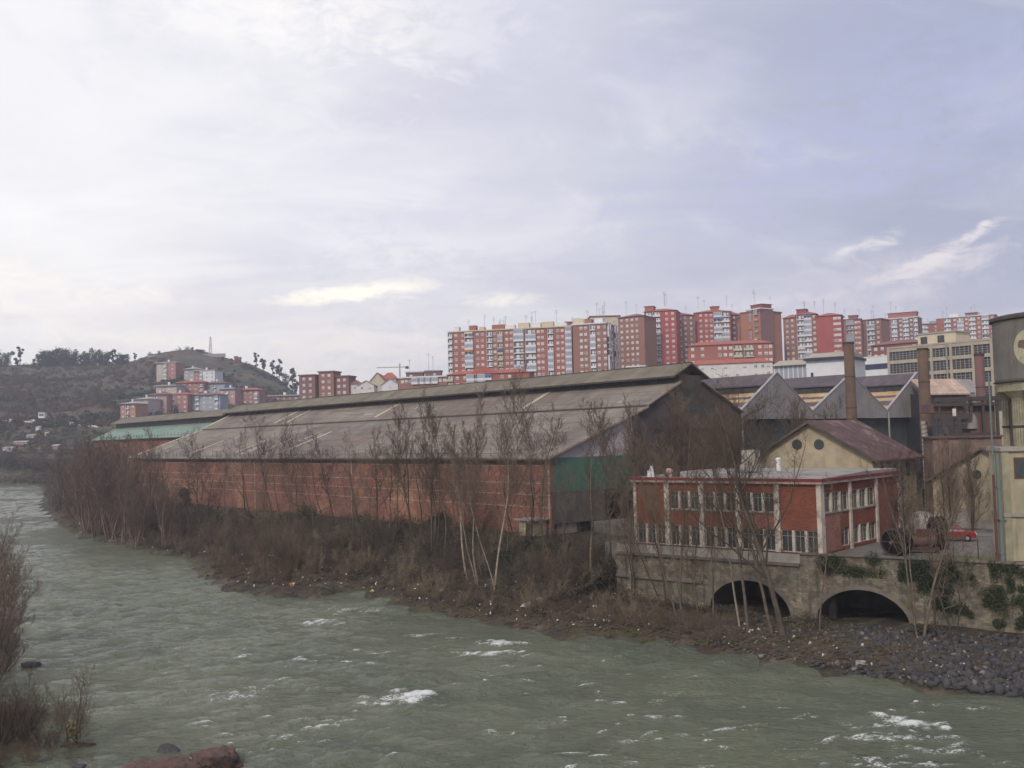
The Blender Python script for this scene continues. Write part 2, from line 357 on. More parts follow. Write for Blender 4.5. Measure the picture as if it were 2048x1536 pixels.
for nm, c in dict(ap1=(.36, .14, .105), ap2=(.39, .11, .09), ap3=(.31, .155, .12), ap4=(.40, .175, .115), ap5=(.26, .095, .085), ap6=(.40, .10, .09),
                  ap7=(.24, .13, .12), pinkr=(.46, .28, .25), paleblue=(.36, .39, .46), towncream=(.52, .46, .40), townor=(.46, .24, .17), townred=(.38, .19, .16)).items():
    M[nm] = mat('facade_' + {'ap1': 'dull_red', 'ap2': 'red', 'ap3': 'brown_red', 'ap4': 'orange_brown', 'ap5': 'dark_red', 'ap6': 'crimson', 'ap7': 'grey_brown',
                'pinkr': 'pink', 'paleblue': 'pale_blue', 'towncream': 'cream', 'townor': 'orange', 'townred': 'brick'}[nm], c, tuple(x * .86 for x in c), .12, .9, streak=.2, sdark=tuple(x * .6 for x in c))
M['barkD'] = mat('dark_bark', (.055, .043, .035), (.085, .065, .052), 2.5, .95)
M['barkG'] = mat('grey_brown_bark', (.145, .115, .088), (.08, .065, .052), 1.8, .95, c3=(.19, .16, .12))
M['barkP'] = mat('pale_birch_bark', (.29, .25, .20), (.17, .14, .11), 2.2, .9, c3=(.12, .09, .07), m3=(.58, .66))
M['twigR'] = mat('reddish_twigs', (.165, .122, .098), (.12, .092, .075), .7, .95)
M['twigB'] = mat('brown_twigs', (.135, .105, .083), (.10, .08, .064), .7, .95)
M['twigY'] = mat('olive_brown_twigs', (.135, .105, .070), (.10, .078, .055), .7, .95)
M['leafD'] = mat('dark_ivy_leaves', (.035, .050, .022), (.055, .066, .03), 1.5, .8)
M['leafE'] = mat('hillside_evergreen_leaves', (.032, .045, .028), (.05, .058, .035), .2, .9)
M['bramB'] = mat('withered_bramble_leaves', (.105, .08, .06), (.07, .06, .044), .3, .95, c3=(.042, .046, .026))
M['rock'] = mat('dark_slag_rock', (.045, .044, .048), (.078, .072, .072), .9, .9, .05, 6)
M['rockP'] = mat('paler_rock', (.22, .19, .17), (.15, .13, .12), 1.2, .9, .05, 6)
M['rockR'] = mat('reddish_brown_rock', (.14, .085, .07), (.085, .055, .05), 1.4, .9, .25, 3.5, c3=(.055, .035, .03), m3=(.54, .6))
M['litW'] = mat('white_plastic', (.62, .60, .57), (.45, .42, .4), 2, .6)
M['litO'] = mat('orange_plastic', (.55, .22, .02), None, 2, .6)
M['litY'] = mat('yellow_plastic', (.55, .50, .16), None, 2, .6)


def ground_mat(name, cols, scs, bump=.25, bsc=1.2):
    m = bpy.data.materials.new(name); m.use_nodes = True; t = NT(m.node_tree); t.n.clear()
    out = t.new('ShaderNodeOutputMaterial'); b = t.new('ShaderNodeBsdfPrincipled'); t.l.new(b.outputs[0], out.inputs[0])
    b.inputs['Roughness'].default_value = .95; b.inputs['Specular IOR Level'].default_value = .15
    co = t.new('ShaderNodeTexCoord').outputs['Object']; col = rgb(cols[0])
    for c, s in zip(cols[1:], scs): col = t.mix(t.ramp(t.noise(co, s, 7, .65, .3), .47, .6), col, rgb(c))
    t.l.new(col, b.inputs['Base Color']); bp = t.new('ShaderNodeBump'); bp.inputs['Distance'].default_value = 1
    bp.inputs['Strength'].default_value = .7
    t.put(bp.inputs['Height'], t.math('MULTIPLY', t.noise(co, bsc, 8, .7), bump)); t.l.new(bp.outputs[0], b.inputs['Normal'])
    return m


M['bank'] = ground_mat('river_bank_soil', [(.07, .052, .041), (.15, .12, .09), (.05, .045, .043), (.085, .077, .045)], [.35, .6, .5], .6, 1.7)
M['hill'] = ground_mat('scrubby_hillside', [(.082, .082, .05), (.13, .078, .06), (.05, .066, .038), (.14, .12, .085), (.055, .055, .045)], [.018, .03, .06, .009], 1.5, .15)
M['yard'] = ground_mat('yard_gravel', [(.17, .155, .14), (.12, .11, .10), (.21, .19, .17)], [.4, .15], .05, 3)

# water
m = bpy.data.materials.new('river_water'); m.use_nodes = True; t = NT(m.node_tree); t.n.clear(); M['water'] = m
out = t.new('ShaderNodeOutputMaterial'); b = t.new('ShaderNodeBsdfPrincipled'); t.l.new(b.outputs[0], out.inputs[0])
co = t.new('ShaderNodeTexCoord').outputs['Object']
at = t.new('ShaderNodeAttribute'); at.attribute_name = 'foam'; fm = at.outputs['Fac']
cw = t.scl(co, (.55, 1.25, 1), (0, 0, .35))
nA = t.noise(cw, 1.1, 5, .6, .6); nB = t.noise(cw, 4.2, 4, .6, .3); nC = t.noise(co, .07, 3, .5)
nF = t.noise(t.scl(co, (1, 2.0, 1), (0, 0, .3)), 4.5, 6, .75, 1.2)
col = t.mix(t.ramp(nC, .35, .65), rgb((.140, .152, .100)), rgb((.105, .118, .082)))
col = t.mix(t.math('MULTIPLY', t.ramp(nA, .55, .75), .5), col, rgb((.18, .185, .125)))
foam = t.ramp(t.math('ADD', fm, t.math('MULTIPLY', t.math('SUBTRACT', nF, .5), 4.2)), .55, 1.0)
foam = t.math('MULTIPLY', foam, t.ramp(fm, .04, .18))
col = t.mix(foam, col, rgb((.78, .78, .76)))
t.l.new(col, b.inputs['Base Color'])
t.put(b.inputs['Roughness'], t.math('ADD', .075, t.math('MULTIPLY', foam, .6))); b.inputs['IOR'].default_value = 1.33
b.inputs['Specular IOR Level'].default_value = .5
bp = t.new('ShaderNodeBump'); bp.inputs['Distance'].default_value = 1; bp.inputs['Strength'].default_value = 1
nD = t.noise(cw, 11.0, 3, .6, .2)
h = t.math('ADD', t.math('ADD', t.math('MULTIPLY', nA, .65), t.math('MULTIPLY', nB, .34)), t.math('MULTIPLY', nD, .08))
h = t.math('MULTIPLY', h, t.math('ADD', .35, t.math('MULTIPLY', t.noise(t.scl(co, (.35, 2.0, 1), (0, 0, .87)), .16, 5, .6, .6), .75)))
t.put(bp.inputs['Height'], h); t.l.new(bp.outputs[0], b.inputs['Normal'])

# ------------------------------------------------------------------ site layout
c0 = onz(1100, 913, 14.6)
UW = np.array([-.639726, .768603, 0]); VW = np.array([.768603, .639726, 0])
WF = Fr((c0[0], c0[1], 5.0), -UW)                    # warehouse frame: x towards the near gable (x=0), y into the building
A0 = onz(1235, 1083, 6.35); CO = onz(1645, 1108, 6.35)
OA = (CO - A0) / np.linalg.norm(CO - A0); OB = np.array([-OA[1], OA[0], 0])
QA = Fr(A0 - OB * .6 - np.array([0, 0, 6.35]), OA)   # quay wall, part along the office (z measured from the water)
B0 = QA.O + OA * 19.8
R2 = onz(2048, 1126, 6.35) - np.array([.3, .5, 6.35])
QB = Fr(B0, R2 - B0)
right_px = [(2048, 1405), (1900, 1388), (1800, 1369), (1700, 1350), (1500, 1318), (1350, 1295), (1250, 1277), (1100, 1270), (1000, 1255), (850, 1224),
            (760, 1203), (690, 1186), (640, 1196), (560, 1198), (470, 1186), (405, 1160), (385, 1122), (300, 1106), (240, 1090), (160, 1076), (110, 1046), (85, 1015), (95, 985), (110, 975)]
RP = [(75, 22), (48, 46)] + [tuple(onz(x, y, 0)[:2]) for x, y in right_px] + [(-225, 490)]
LP = [(-330, 505), (-430, 500), (-300, 450), (-190, 310), (-105, 170), (-62, 105), (-41, 80), (-33, 65), (-30, 58), (-26, 51), (-24, 44), (-10, 38), (20, 25), (75, 8)]
RIV = np.array(RP + LP)


def in_poly(X, Y, P):
    r = np.zeros(X.shape, bool); n = len(P)
    for i in range(n):
        x0, y0 = P[i]; x1, y1 = P[(i + 1) % n]
        c = ((y0 > Y) != (y1 > Y)) & (X < (x1 - x0) * (Y - y0) / (y1 - y0 + 1e-12) + x0); r ^= c
    return r
def d_poly(X, Y, P, closed=True):
    d = np.full(X.shape, 1e9); n = len(P)
    for i in range(n if closed else n - 1):
        x0, y0 = P[i]; x1, y1 = P[(i + 1) % n]; ex, ey = x1 - x0, y1 - y0; L = ex * ex + ey * ey + 1e-12
        q = np.clip(((X - x0) * ex + (Y - y0) * ey) / L, 0, 1)
        d = np.minimum(d, np.hypot(X - x0 - q * ex, Y - y0 - q * ey))
    return d


_rs = np.random.RandomState(5); _lat = _rs.rand(256, 256)
def vn(X, Y, s):
    """value noise, about -0.5 .. 0.5"""
    x = X / s + 1000.3; y = Y / s + 1000.7; ix = np.floor(x).astype(int); iy = np.floor(y).astype(int); fx = x - ix; fy = y - iy
    fx = fx * fx * (3 - 2 * fx); fy = fy * fy * (3 - 2 * fy); g = lambda a, b: _lat[a % 256, b % 256]
    return (g(ix, iy) * (1 - fx) * (1 - fy) + g(ix + 1, iy) * fx * (1 - fy) + g(ix, iy + 1) * (1 - fx) * fy + g(ix + 1, iy + 1) * fx * fy) - .5


SKY_X = [-700, -100, 0, 100, 200, 270, 300, 345, 380, 420, 460, 500, 540, 570, 600, 660, 760]
SKY_Y = [742, 732, 730, 729, 731, 722, 708, 699, 696, 704, 717, 729, 746, 765, 784, 812, 830]


def terrain(X, Y):
    X = np.asarray(X, float); Y = np.asarray(Y, float)
    inr = in_poly(X, Y, RIV); d = d_poly(X, Y, RIV); d = np.where(inr, -d, d); d = d + np.where((X > -30) | (Y > 100), (vn(X, Y, 5.5) * 1.9 + vn(X, Y, 2.1) * 1.0) * np.clip(1 - np.abs(d) / 9, 0, 1), 0)
    rough = vn(X, Y, 5) * .9 + vn(X, Y, 1.8) * .45 + vn(X, Y, .9) * .2
    near = np.interp(d, [-6, -1.5, 0, .8, 4, 9, 16, 24, 30], [-2.5, -.8, -.05, .35, 1.1, 2.2, 3.6, 4.8, 5.0])
    near = near + rough * np.interp(d, [-1, 0, 2, 22, 30], [0, .3, 1.0, .9, .05])
    left = (X < -22) & (Y < 170) & (X < -20 - (Y - 50) * .42)
    near = np.where(left & (d > 0), np.interp(d, [0, 1, 6, 20], [0, .25, 1.2, 3.5]) + rough * .5, near)
    # strip in front of and behind the quay wall
    for q, ln in ((QA, 22.5), (QB, 60)):
        rx = (X - q.O[0]) * q.a[0] + (Y - q.O[1]) * q.a[1]; ry = (X - q.O[0]) * q.b[0] + (Y - q.O[1]) * q.b[1]
        m_ = (rx > (-.5 if q is QA else -3)) & (rx < ln)
        bz = np.interp(rx, [0, 8, 14, 20], [1.0, .75, .9, .7]) if q is QA else np.interp(rx, [0, 3, 6, 9, 17, 60], [.6, .5, .75, 1.1, .9, .9])
        fz = np.minimum(near, bz + rough * .45)
        near = np.where(m_ & (ry < 11), fz, near); near = np.where(m_ & (ry >= 11), 5.0, near)
    wx = (X - WF.O[0]) * WF.a[0] + (Y - WF.O[1]) * WF.a[1]; wy = (X - WF.O[0]) * WF.b[0] + (Y - WF.O[1]) * WF.b[1]
    near = np.where((wy > -2) & (d > 8) & (wx < 3), np.maximum(near, 4.7) * .0 + 4.85, near)
    px = 1024 + F_PX * X / np.maximum(Y, 1); hr = HC + (876.5 - .0242 * (px - 1024) - np.interp(px, SKY_X, SKY_Y)) / F_PX * 950
    D = Y
    zl = np.interp(D, [255, 400, 484, 500, 560, 620, 950, 3000], [5, 5.5, 5, 9, 27, 36, 0, 0])
    k = np.clip((D - 620) / 330, 0, 1); zl = np.where(D > 620, 36 + (hr - 36) * (k ** 1.05), zl)
    zl = np.where(D > 950, hr - (D - 950) * .09, zl); zl = np.maximum(zl, np.where(D > 600, -5, -9))
    zr = np.interp(D, [255, 330, 450, 700, 3000], [5, 12, 35, 44, 30])
    bl = np.clip((px - 560) / 110, 0, 1); bl = bl * bl * (3 - 2 * bl); zf = zl * (1 - bl) + zr * bl
    zf = zf + (vn(X, Y, 60) * 9 + vn(X, Y, 22) * 4) * np.clip((D - 560) / 120, 0, 1) * (1 - bl) * (1 - .75 * np.clip((D - 860) / 80, 0, 1))
    kf = np.clip((Y - 255) / 60, 0, 1); z = near * (1 - kf) + zf * kf
    z = np.where((d < 6) & (Y > 255), np.minimum(z, np.interp(d, [-4, 0, 6], [-2, 0.05, 3.5])), z)
    return z
def gz(x, y): return float(terrain(np.array([x]), np.array([y]))[0])
def hit(px, py, d0=50, d1=2500):
    """where the line of sight through a pixel of the photograph meets the ground"""
    Ds = np.concatenate([np.arange(d0, 300, .5), np.arange(300, d1, 2.)]); dr = ray(px, py)
    X = dr[0] * Ds / dr[1]; Z = HC + dr[2] * Ds / dr[1]; T = terrain(X, Ds); k = np.argmax(Z <= T)
    if not (Z <= T).any(): k = np.argmin(np.abs(Ds - 940))
    return np.array([X[k], Ds[k], T[k]])


def grid_mesh(name, xs, ys, mat_, zf, keep=None):
    X, Y = np.meshgrid(xs, ys); Z = zf(X, Y); nx, ny = len(xs), len(ys)
    i = np.arange(ny - 1)[:, None] * nx + np.arange(nx - 1)[None, :]
    Fq = np.stack([i, i + 1, i + nx + 1, i + nx], -1).reshape(-1, 4)
    if keep is not None: Fq = Fq[keep(X, Y, Z).ravel()[Fq].any(1)]
    return npmesh(name, np.stack([X, Y, Z], -1).reshape(-1, 3), Fq, mat_, smooth=True)


o = link('river_bank', grid_mesh('river_bank', np.arange(-150, 96, .9), np.arange(36, 262, .9), M['bank'], terrain, lambda X, Y, Z: Z > -2.0)); tag(o, kind='structure')
xs = np.concatenate([np.arange(-1500, -480, 40), np.arange(-480, 200, 8.), np.arange(200, 1700, 40)])
ys = np.concatenate([np.arange(255, 700, 6.), np.arange(700, 1050, 9), np.arange(1050, 3000, 80)])
o = link('hill', grid_mesh('hill', xs, ys, M['hill'], lambda X, Y: terrain(X, Y) - .02)); tag(o, kind='structure')
mb = MB(); mb.poly([(-3500, -60, -3.2), (3500, -60, -3.2), (3500, 6000, -3.2), (-3500, 6000, -3.2)]); tag(mb.build('ground', M['bank']), kind='structure')

# yard slab behind the quay wall
mb = MB()
pts = [QA.w(-1.5, .5, 0), QA.w(19.8, .5, 0), QB.w(1, .5, 0), QB.w(60, .5, 0), QB.w(60, 48, 0), QA.w(19.8, 34, 0), WF.w(1.0, 36, 0), WF.w(1.0, 6, 0), QA.w(-1.5, 12, 0)]
n = len(pts); top = [(p[0], p[1], 6.25) for p in pts]; bot = [(p[0], p[1], 4.2) for p in pts]
mb.poly(top); mb.poly(bot[::-1])
for i in range(n): j = (i + 1) % n; mb.poly([bot[i], bot[j], top[j], top[i]])
tag(mb.build('yard', M['yard']), kind='structure')
p1, p2 = onz(1885, 1090, 6.3), onz(1995, 1090, 6.3)
mb = MB(); mb.poly([QB.w(9.5, .9, 6.262), QB.w(15.5, .9, 6.262), QB.w(15.5, 4.2, 6.262), QB.w(9.5, 4.2, 6.262)]); tag(mb.build('grass', M['grassm']), kind='structure')

# river surface
RW = np.random.RandomState(11)
WAVES = [(RW.uniform(-1, 1) * .7 + .5, RW.uniform(.7, 7.) ** 1, RW.uniform(0, 6.28)) for _ in range(34)]
def wave(X, Y):
    z = np.zeros(X.shape)
    for a, L, p in WAVES: z += (.0135 * L ** .72) * np.sin(2 * np.pi * (X * math.cos(a + 1.2) + Y * math.sin(a + 1.2)) / L + p + 2.2 * vn(X, Y, 9) + 1.5 * vn(X, Y, 3.5))
    return z * np.clip(.75 + 1.5 * vn(X, Y, 17) + .5 * vn(X, Y, 6), .3, 1.7)
CAPS = []
for px, py, rx, ry, an, am in ((645, 1243, 1.6, .5, .7, 1), (700, 1222, 2.0, .22, .8, .8), (600, 1323, .9, .3, .1, 1), (415, 1303, 2.0, .22, .25, .8), (480, 1392, 1.5, .5, .2, .75), (505, 1378, 1.0, .5, -.3, .7),
                               (1005, 1288, 1.5, .5, .35, 1.2), (985, 1305, 1.8, .5, .35, 1.1), (1020, 1290, .9, .4, .3, 1), (830, 1272, .8, .25, .2, .9), (870, 1268, .7, .2, 0, .8), (830, 1395, 1.3, .75, .3, 1.4), (790, 1402, 1.7, .35, .2, 1),
                               (752, 1408, .5, .2, 0, .8), (640, 1458, .8, .3, .1, 1.2), (690, 1448, .6, .28, -.2, 1.1), (655, 1440, .9, .2, .2, .7), (1822, 1446, 1.15, .75, .1, 1.5), (1790, 1440, 1.0, .4, .2, 1), (1760, 1450, 1.6, .25, 0, .8),
                               (1800, 1478, 1.8, .25, -.35, .9), (1850, 1500, 1.2, .22, -.5, .9), (1850, 1530, .7, .4, .2, 1.2), (1740, 1520, .8, .25, .1, .9), (1780, 1530, 1.6, .2, .1, .8), (1320, 1400, .5, .25, .1, .9), (1870, 1410, .6, .12, 0, .8),
                               (1960, 1414, .8, .12, .3, .9), (570, 1475, 1.0, .25, -.3, .8), (1550, 1400, .5, .15, 0, .7), (1740, 1392, .4, .1, .1, .6), (990, 1470, 1.2, .2, .2, .6), (2040, 1460, .5, .12, 0, .8), (1100, 1445, .8, .18, .1, .6), (905, 1275, .6, .2, .1, .8)):
    q = onz(px, py, 0); CAPS.append((q[0], q[1], rx * .85, ry * .6, an, am * .95)); rs_ = random.Random(px)
    for _ in range(int(9 * max(rx, .6))): CAPS.append((q[0] + rs_.uniform(-1.4, 1.4) * rx, q[1] + rs_.uniform(-2.2, 2.2) * ry, rx * rs_.uniform(.12, .4), ry * rs_.uniform(.2, .5), an + rs_.uniform(-.4, .4), am * rs_.uniform(.7, 1.2)))
rr = random.Random(4)
for _ in range(620):
    px = rr.uniform(330, 2048); py = rr.uniform(1240, 1536)
    if px < 700 and rr.random() < .5: continue
    if py < 1205 + (px - 600) * .14 + 22 and px > 600: continue
    q = onz(px, py, 0); s = .07 + .36 * rr.random() ** 2.4; CAPS.append((q[0], q[1], s * 2.0, s * .36, rr.uniform(-.2, .6), rr.uniform(.5, 1.2)))
    if vn(np.array([q[0]]), np.array([q[1]]), 11)[0] < rr.uniform(-.3, .25): CAPS.pop()
def foamf(X, Y):
    f = np.zeros(X.shape)
    for x, y, rx, ry, an, am in CAPS:
        R = max(rx, ry) * 2.2; sel = (np.abs(X - x) < R) & (np.abs(Y - y) < R * 1.4)
        if not sel.any(): continue
        c, s = math.cos(an), math.sin(an); ax = (X[sel] - x) / rx; ay = (Y[sel] - y) / (ry * 1.6)
        a1 = ax * c + ay * s * ry / rx; a2 = ((Y[sel] - y) * c - (X[sel] - x) * s) / (ry * 1.6)
        f[sel] = np.maximum(f[sel], am * np.exp(-(ax * ax) - a2 * a2))
    return f
def grow_axis(a, b, s0, lim):
    v = [a]; s_ = s0
    while abs(v[-1] - b) > s_ * .5 and (b - v[-1]) * (b - a) > 0: v.append(v[-1] + (s_ if b > a else -s_)); s_ = min(s_ * 1.02, lim)
    return v
xs = np.array(sorted(grow_axis(-62, -330, .28, 1.3)[1:]) + list(np.arange(-62, 46, .28))); ys = np.array(list(np.arange(42, 130, .28)) + grow_axis(130, 520, .28, 1.3)); X, Y = np.meshgrid(xs, ys)
Fm = foamf(X, Y); edge = np.clip(np.minimum.reduce([X - xs[0], xs[-1] - X, Y - ys[0], ys[-1] - Y]) / 6, 0, 1)
Z = wave(X, Y) * edge * 1.0 + Fm * .12
i = np.arange(len(ys) - 1)[:, None] * len(xs) + np.arange(len(xs) - 1)[None, :]
Fq = np.stack([i, i + 1, i + len(xs) + 1, i + len(xs)], -1).reshape(-1, 4)
V0 = np.stack([X, Y, Z], -1).reshape(-1, 3); x0, x1, y0, y1 = xs[0], xs[-1], ys[0], ys[-1]
nv = len(V0); V1 = np.array([(-700, -40, 0), (700, -40, 0), (700, y0, 0), (-700, y0, 0), (x0, y0, 0), (x0, y1, 0), (-700, y1, 0), (x1, y0, 0), (700, y1, 0), (x1, y1, 0), (-700, 620, 0), (700, 620, 0)], float)
F1 = np.array([(0, 1, 2, 3), (3, 4, 5, 6), (7, 2, 8, 9), (6, 8, 11, 10)]) + nv
me = npmesh('water', np.concatenate([V0, V1]), np.concatenate([Fq, F1]), M['water'], smooth=True)
at = me.attributes.new('foam', 'FLOAT', 'POINT'); at.data.foreach_set('value', np.concatenate([Fm.ravel(), np.zeros(12)]).astype(np.float32))
tag(link('water', me), kind='structure')

# ------------------------------------------------------------------ the long warehouse
R = random.Random(7)
L1 = 148.5
wh = thing('warehouse', 'very long brick riverside warehouse with grey sheet roof, raised ridge monitor and dark open gable', 'warehouse', WF)
MB().box(-L1, 0, 0, .45, -.6, 9.35).build('brick_wall', M['brickW'], wh)
mb = MB()
for z in (3.2, 4.75, 6.2, 8.4): mb.box(-L1, 0, -.025, .01, z, z + .10)
for x in (-.35, -47.8, -83, -127, -137, -148.2): mb.box(x - .13, x + .13, -.035, .012, -.5, 9.2)
mb.build('concrete_banding', M['concline'], wh)
MB().box(-L1 - .6, .5, -.75, -.28, 9.05, 9.42).box(-L1, .3, -.3, 0, 9.12, 9.36).build('eave_gutter', M['eave'], wh)
def slab(prof, th): return [(y, z) for y, z in prof] + [(y, z - th) for y, z in prof[::-1]]
MB().prism(slab([(-.8, 9.48), (17.5, 15.9)], .22), -L1 - .8, .6).build('lower_roof_slope', M['roofW'], wh)
MB().prism(slab([(17.3, 16.12), (24.5, 19.45)], .2), -L1 - .8, .6).build('upper_roof_slope', M['roofW'], wh)
MB().box(-L1 - .8, .65, 17.15, 17.5, 15.72, 16.0).build('roof_step', M['steel'], wh)
MB().prism(slab([(29.2, 19.5), (38.2, 15.1)], .2), -L1, .6).build('rear_roof_slope', M['roofW'], wh)
mb = MB().box(-L1, .2, 24.4, 24.6, 18.9, 20.5).box(-L1, .2, 29.2, 29.4, 18.9, 20.5)
for k in range(50): x = -k * 3 - .6; mb.box(x - .12, x, 24.3, 24.42, 18.9, 20.5)
mb.build('monitor_glazing', [M['glazd']], wh)
MB().prism(slab([(22.9, 20.1), (26.86, 22.05), (30.7, 20.0)], .22), -L1 - 1, .55).build('monitor_roof', M['roofM'], wh)
MB().box(-L1 - 1, .55, 22.78, 22.88, 19.83, 20.1).box(-L1 - 1, .6, 26.76, 26.96, 22.02, 22.14).build('monitor_edge', M['steel'], wh)
for px0, py0, px1, py1 in ((546, 855, 600, 832), (570, 850, 640, 818), (746, 842, 785, 822), (715, 895, 765, 872), (1040, 845, 1075, 820)):
    x0, _ = WF.pl(px0, py0, 18); x1 = x0 + .5
    up = py1 < 850
    if up: pr = [(18.2, 16.6), (24.2, 19.38)]
    else: pr = [(3, 10.87), (12, 14.02)]
    MB().prism(slab(pr, .1), x0, x0 + .9).build('skylight_strip', M['skyl'], wh)
for x0 in (-96, -118):
    MB().prism(slab([(2, 10.52), (9, 12.97)], .1), x0, x0 + .7).build('skylight_strip', M['skyl'], wh)
mb = MB()
for k in range(70):
    x = -3 - k * 2.1; mb.tube((x, -.3, 9.4), (x, -.3, 10.75), .035, n=4)
mb.tube((-L1, -.3, 10.05), (-3, -.3, 10.05), .022, n=4)
mb.build('eave_railing', M['steel'], wh)
for k in range(26):           # replaced and rusted sheets
    x = -R.uniform(6, 143); up = R.random() < .4; f0 = R.uniform(.05, .75); f1 = f0 + R.choice([.1, .1, .2])
    P0, P1 = ((17.3, 16.12), (24.5, 19.45)) if up else ((-.8, 9.48), (17.5, 15.9)); L_ = lambda f: (P0[0] + (P1[0] - P0[0]) * f, P0[1] + (P1[1] - P0[1]) * f + .05)
    MB().prism(slab([L_(f0), L_(f1)], .04), x, x + R.choice([1.1, 1.1, 2.2, 3.3])).build('patched_sheet', R.choice([M['patL'], M['patD'], M['patD'], M['patR']]), wh)
# rake trims
for pr, nm in (([(-.8, 9.55), (17.5, 15.97)], 'rake_trim'), ([(17.3, 16.19), (24.4, 19.48)], 'rake_trim')):
    MB().prism(slab(pr, .3), .6, .72).build(nm, M['concline'], wh)
for pr in ([(-.8, 9.62), (17.5, 16.04)], [(17.3, 16.25), (24.4, 19.52)]): MB().prism(slab(pr, .12), -L1 - .85, -L1 + .4).build('verge_strip', M['skyl'], wh)
# near gable: light cladding, green band, open bay below, dark stained side
mb = MB(); mb.prism([(0.46, 9.4), (14.9, 9.4), (14.9, 14.85), (.46, 9.75)], -.25, 0); mb.build('gable_cladding', mat('pale_grey_cladding', (.52, .46, .46), (.40, .36, .36), .3, .8, kind='corr', pitch=1.1, streak=.25), wh)
MB().box(-.2, .06, .46, 14.9, 5.1, 9.4).build('green_gable_band', M['green'], wh)
mb = MB()
mb.prism([(14.9, 4.6), (38.2, 4.6), (38.2, 15.0), (29.4, 19.2), (29.4, 20.3), (24.4, 20.3), (24.4, 19.2), (17.5, 15.7), (14.9, 14.85)], -.3, .05)
mb.build('dark_gable_wall', M['cladD'], wh)
MB().box(-.3, .03, 14.9, 38.2, -.5, 4.6).build('gable_brick_wall', M['brickW'], wh)
MB().box(-.1, .35, 15.3, 38.0, 4.55, 4.85).box(.06, .3, 15.3, 38, 8.2, 8.45).box(.06, .3, 19, 34, 12.6, 12.85).build('gable_ledge', M['steel'], wh)
# arched recess and vent high in the gable
mb = MB(); prof = [(25.0, 15.2), (28.2, 15.2), (28.4, 17.0), (28.0, 18.4), (26.7, 19.1), (25.4, 18.4), (24.9, 17.0)]
mb.prism(prof, .05, .16); mb.build('gable_vent_panel', M['dgreen'], wh)
mb = MB()
for y in (5, 10): mb.box(-.6, -.2, y - .18, y + .18, -.3, 5.1)
mb.box(-.5, -.1, .46, 14.9, 4.7, 5.1)
for k in range(5): mb.box(-12 - k * 12, -11.6 - k * 12, .5, 38, 8.6, 9.1)
mb.box(-6, -5.8, .5, 14.9, -.3, 2.6)
mb.build('bay_frame', M['steel'], wh)
MB().box(-.15, .0, .46, 9.4, 1.2, 5.1).build('lower_bay_cladding', mat('weathered_grey_green_sheet', (.16, .16, .135), (.10, .095, .085), .5, .9, kind='corr', pitch=1.2, streak=.6, c3=(.15, .10, .08)), wh)
MB().box(-.8, -.4, 1.2, 4.6, -.1, 1.1).build('bay_barrier', M['conc'], wh)
MB().box(-L1, -.3, 37.9, 38.2, -.5, 15).build('rear_wall', M['cladD'], wh)
MB().prism([(.45, -.5), (38, -.5), (38, 15), (29.3, 19.2), (24.4, 19.2), (17.5, 15.7), (.45, 9.4)], -L1, -L1 + .3).build('far_gable_wall', M['brickW'], wh)
MB().box(-L1, -.3, .5, 37.9, -.45, -.3).build('floor_slab', M['dark_lining'], wh)

# lower lean-to kiosk at the brick wall
kx, kz = WF.pl(1062, 1065, -2)
kf = Fr(WF.w(kx - 1.5, -2.6, -.1), WF.a)
k = thing('brick_kiosk', 'small hut with a pale flat roof standing against the brick warehouse wall', 'hut', kf)
MB().box(0, 2.6, 0, 2.2, 0, 1.9).build('wall', M['render2'], k)
MB().box(-.5, 3.0, -.4, 2.4, 1.9, 2.1).build('roof', M['conc'], k)
MB().box(1.3, 2.1, -.05, .01, 0, 1.6).build('door', M['steel'], k)

# ------------------------------------------------------------------ second warehouse further along the river
SF = Fr(WF.O - WF.a * (L1 + 3) + np.array([0, 0, 0]), WF.a)
s2 = thing('warehouse', 'farther brick warehouse with green sheet roof beyond the long warehouse', 'warehouse', SF)
L2 = 84.5; y0 = 17.9
MB().box(-L2, 0, y0, y0 + .4, -.5, 14.35).build('brick_wall', M['brickW'], s2)
MB().box(-L2 - .5, .4, y0 - .7, y0 - .2, 14.1, 14.4).build('eave_gutter', M['eave'], s2)
MB().prism(slab([(y0 - .8, 14.5), (24.6, 18.0)], .2), -L2 - .6, .4).build('roof_slope', M['roofG'], s2)
MB().box(-L2, 0, 24.6, 24.8, 17.6, 19.9).box(-L2, 0, 29.4, 29.6, 17.6, 19.9).build('monitor_glazing', M['glazd'], s2)
MB().prism(slab([(23.1, 19.55), (26.86, 21.35), (30.6, 19.55)], .2), -L2 - 1, 1).build('monitor_roof', M['roofM'], s2)
mb = MB()
for kk in range(34): x = -2 - kk * 2.4; mb.tube((x, y0 - .4, 14.4), (x, y0 - .4, 15.6), .04, n=4)
mb.tube((-L2, y0 - .4, 15.1), (-2, y0 - .4, 15.1), .03, n=4); mb.build('eave_railing', M['steel'], s2)
MB().prism([(y0, -.5), (36, -.5), (36, 14.2), (29.5, 17.6), (24.6, 17.6), (y0, 14.2)], -L2, -L2 + .3).build('gable_wall', M['brickW'], s2)
MB().prism(slab([(29.5, 17.5), (36.2, 14.3)], .2), -L2, 0).build('rear_roof_slope', M['roofG'], s2)

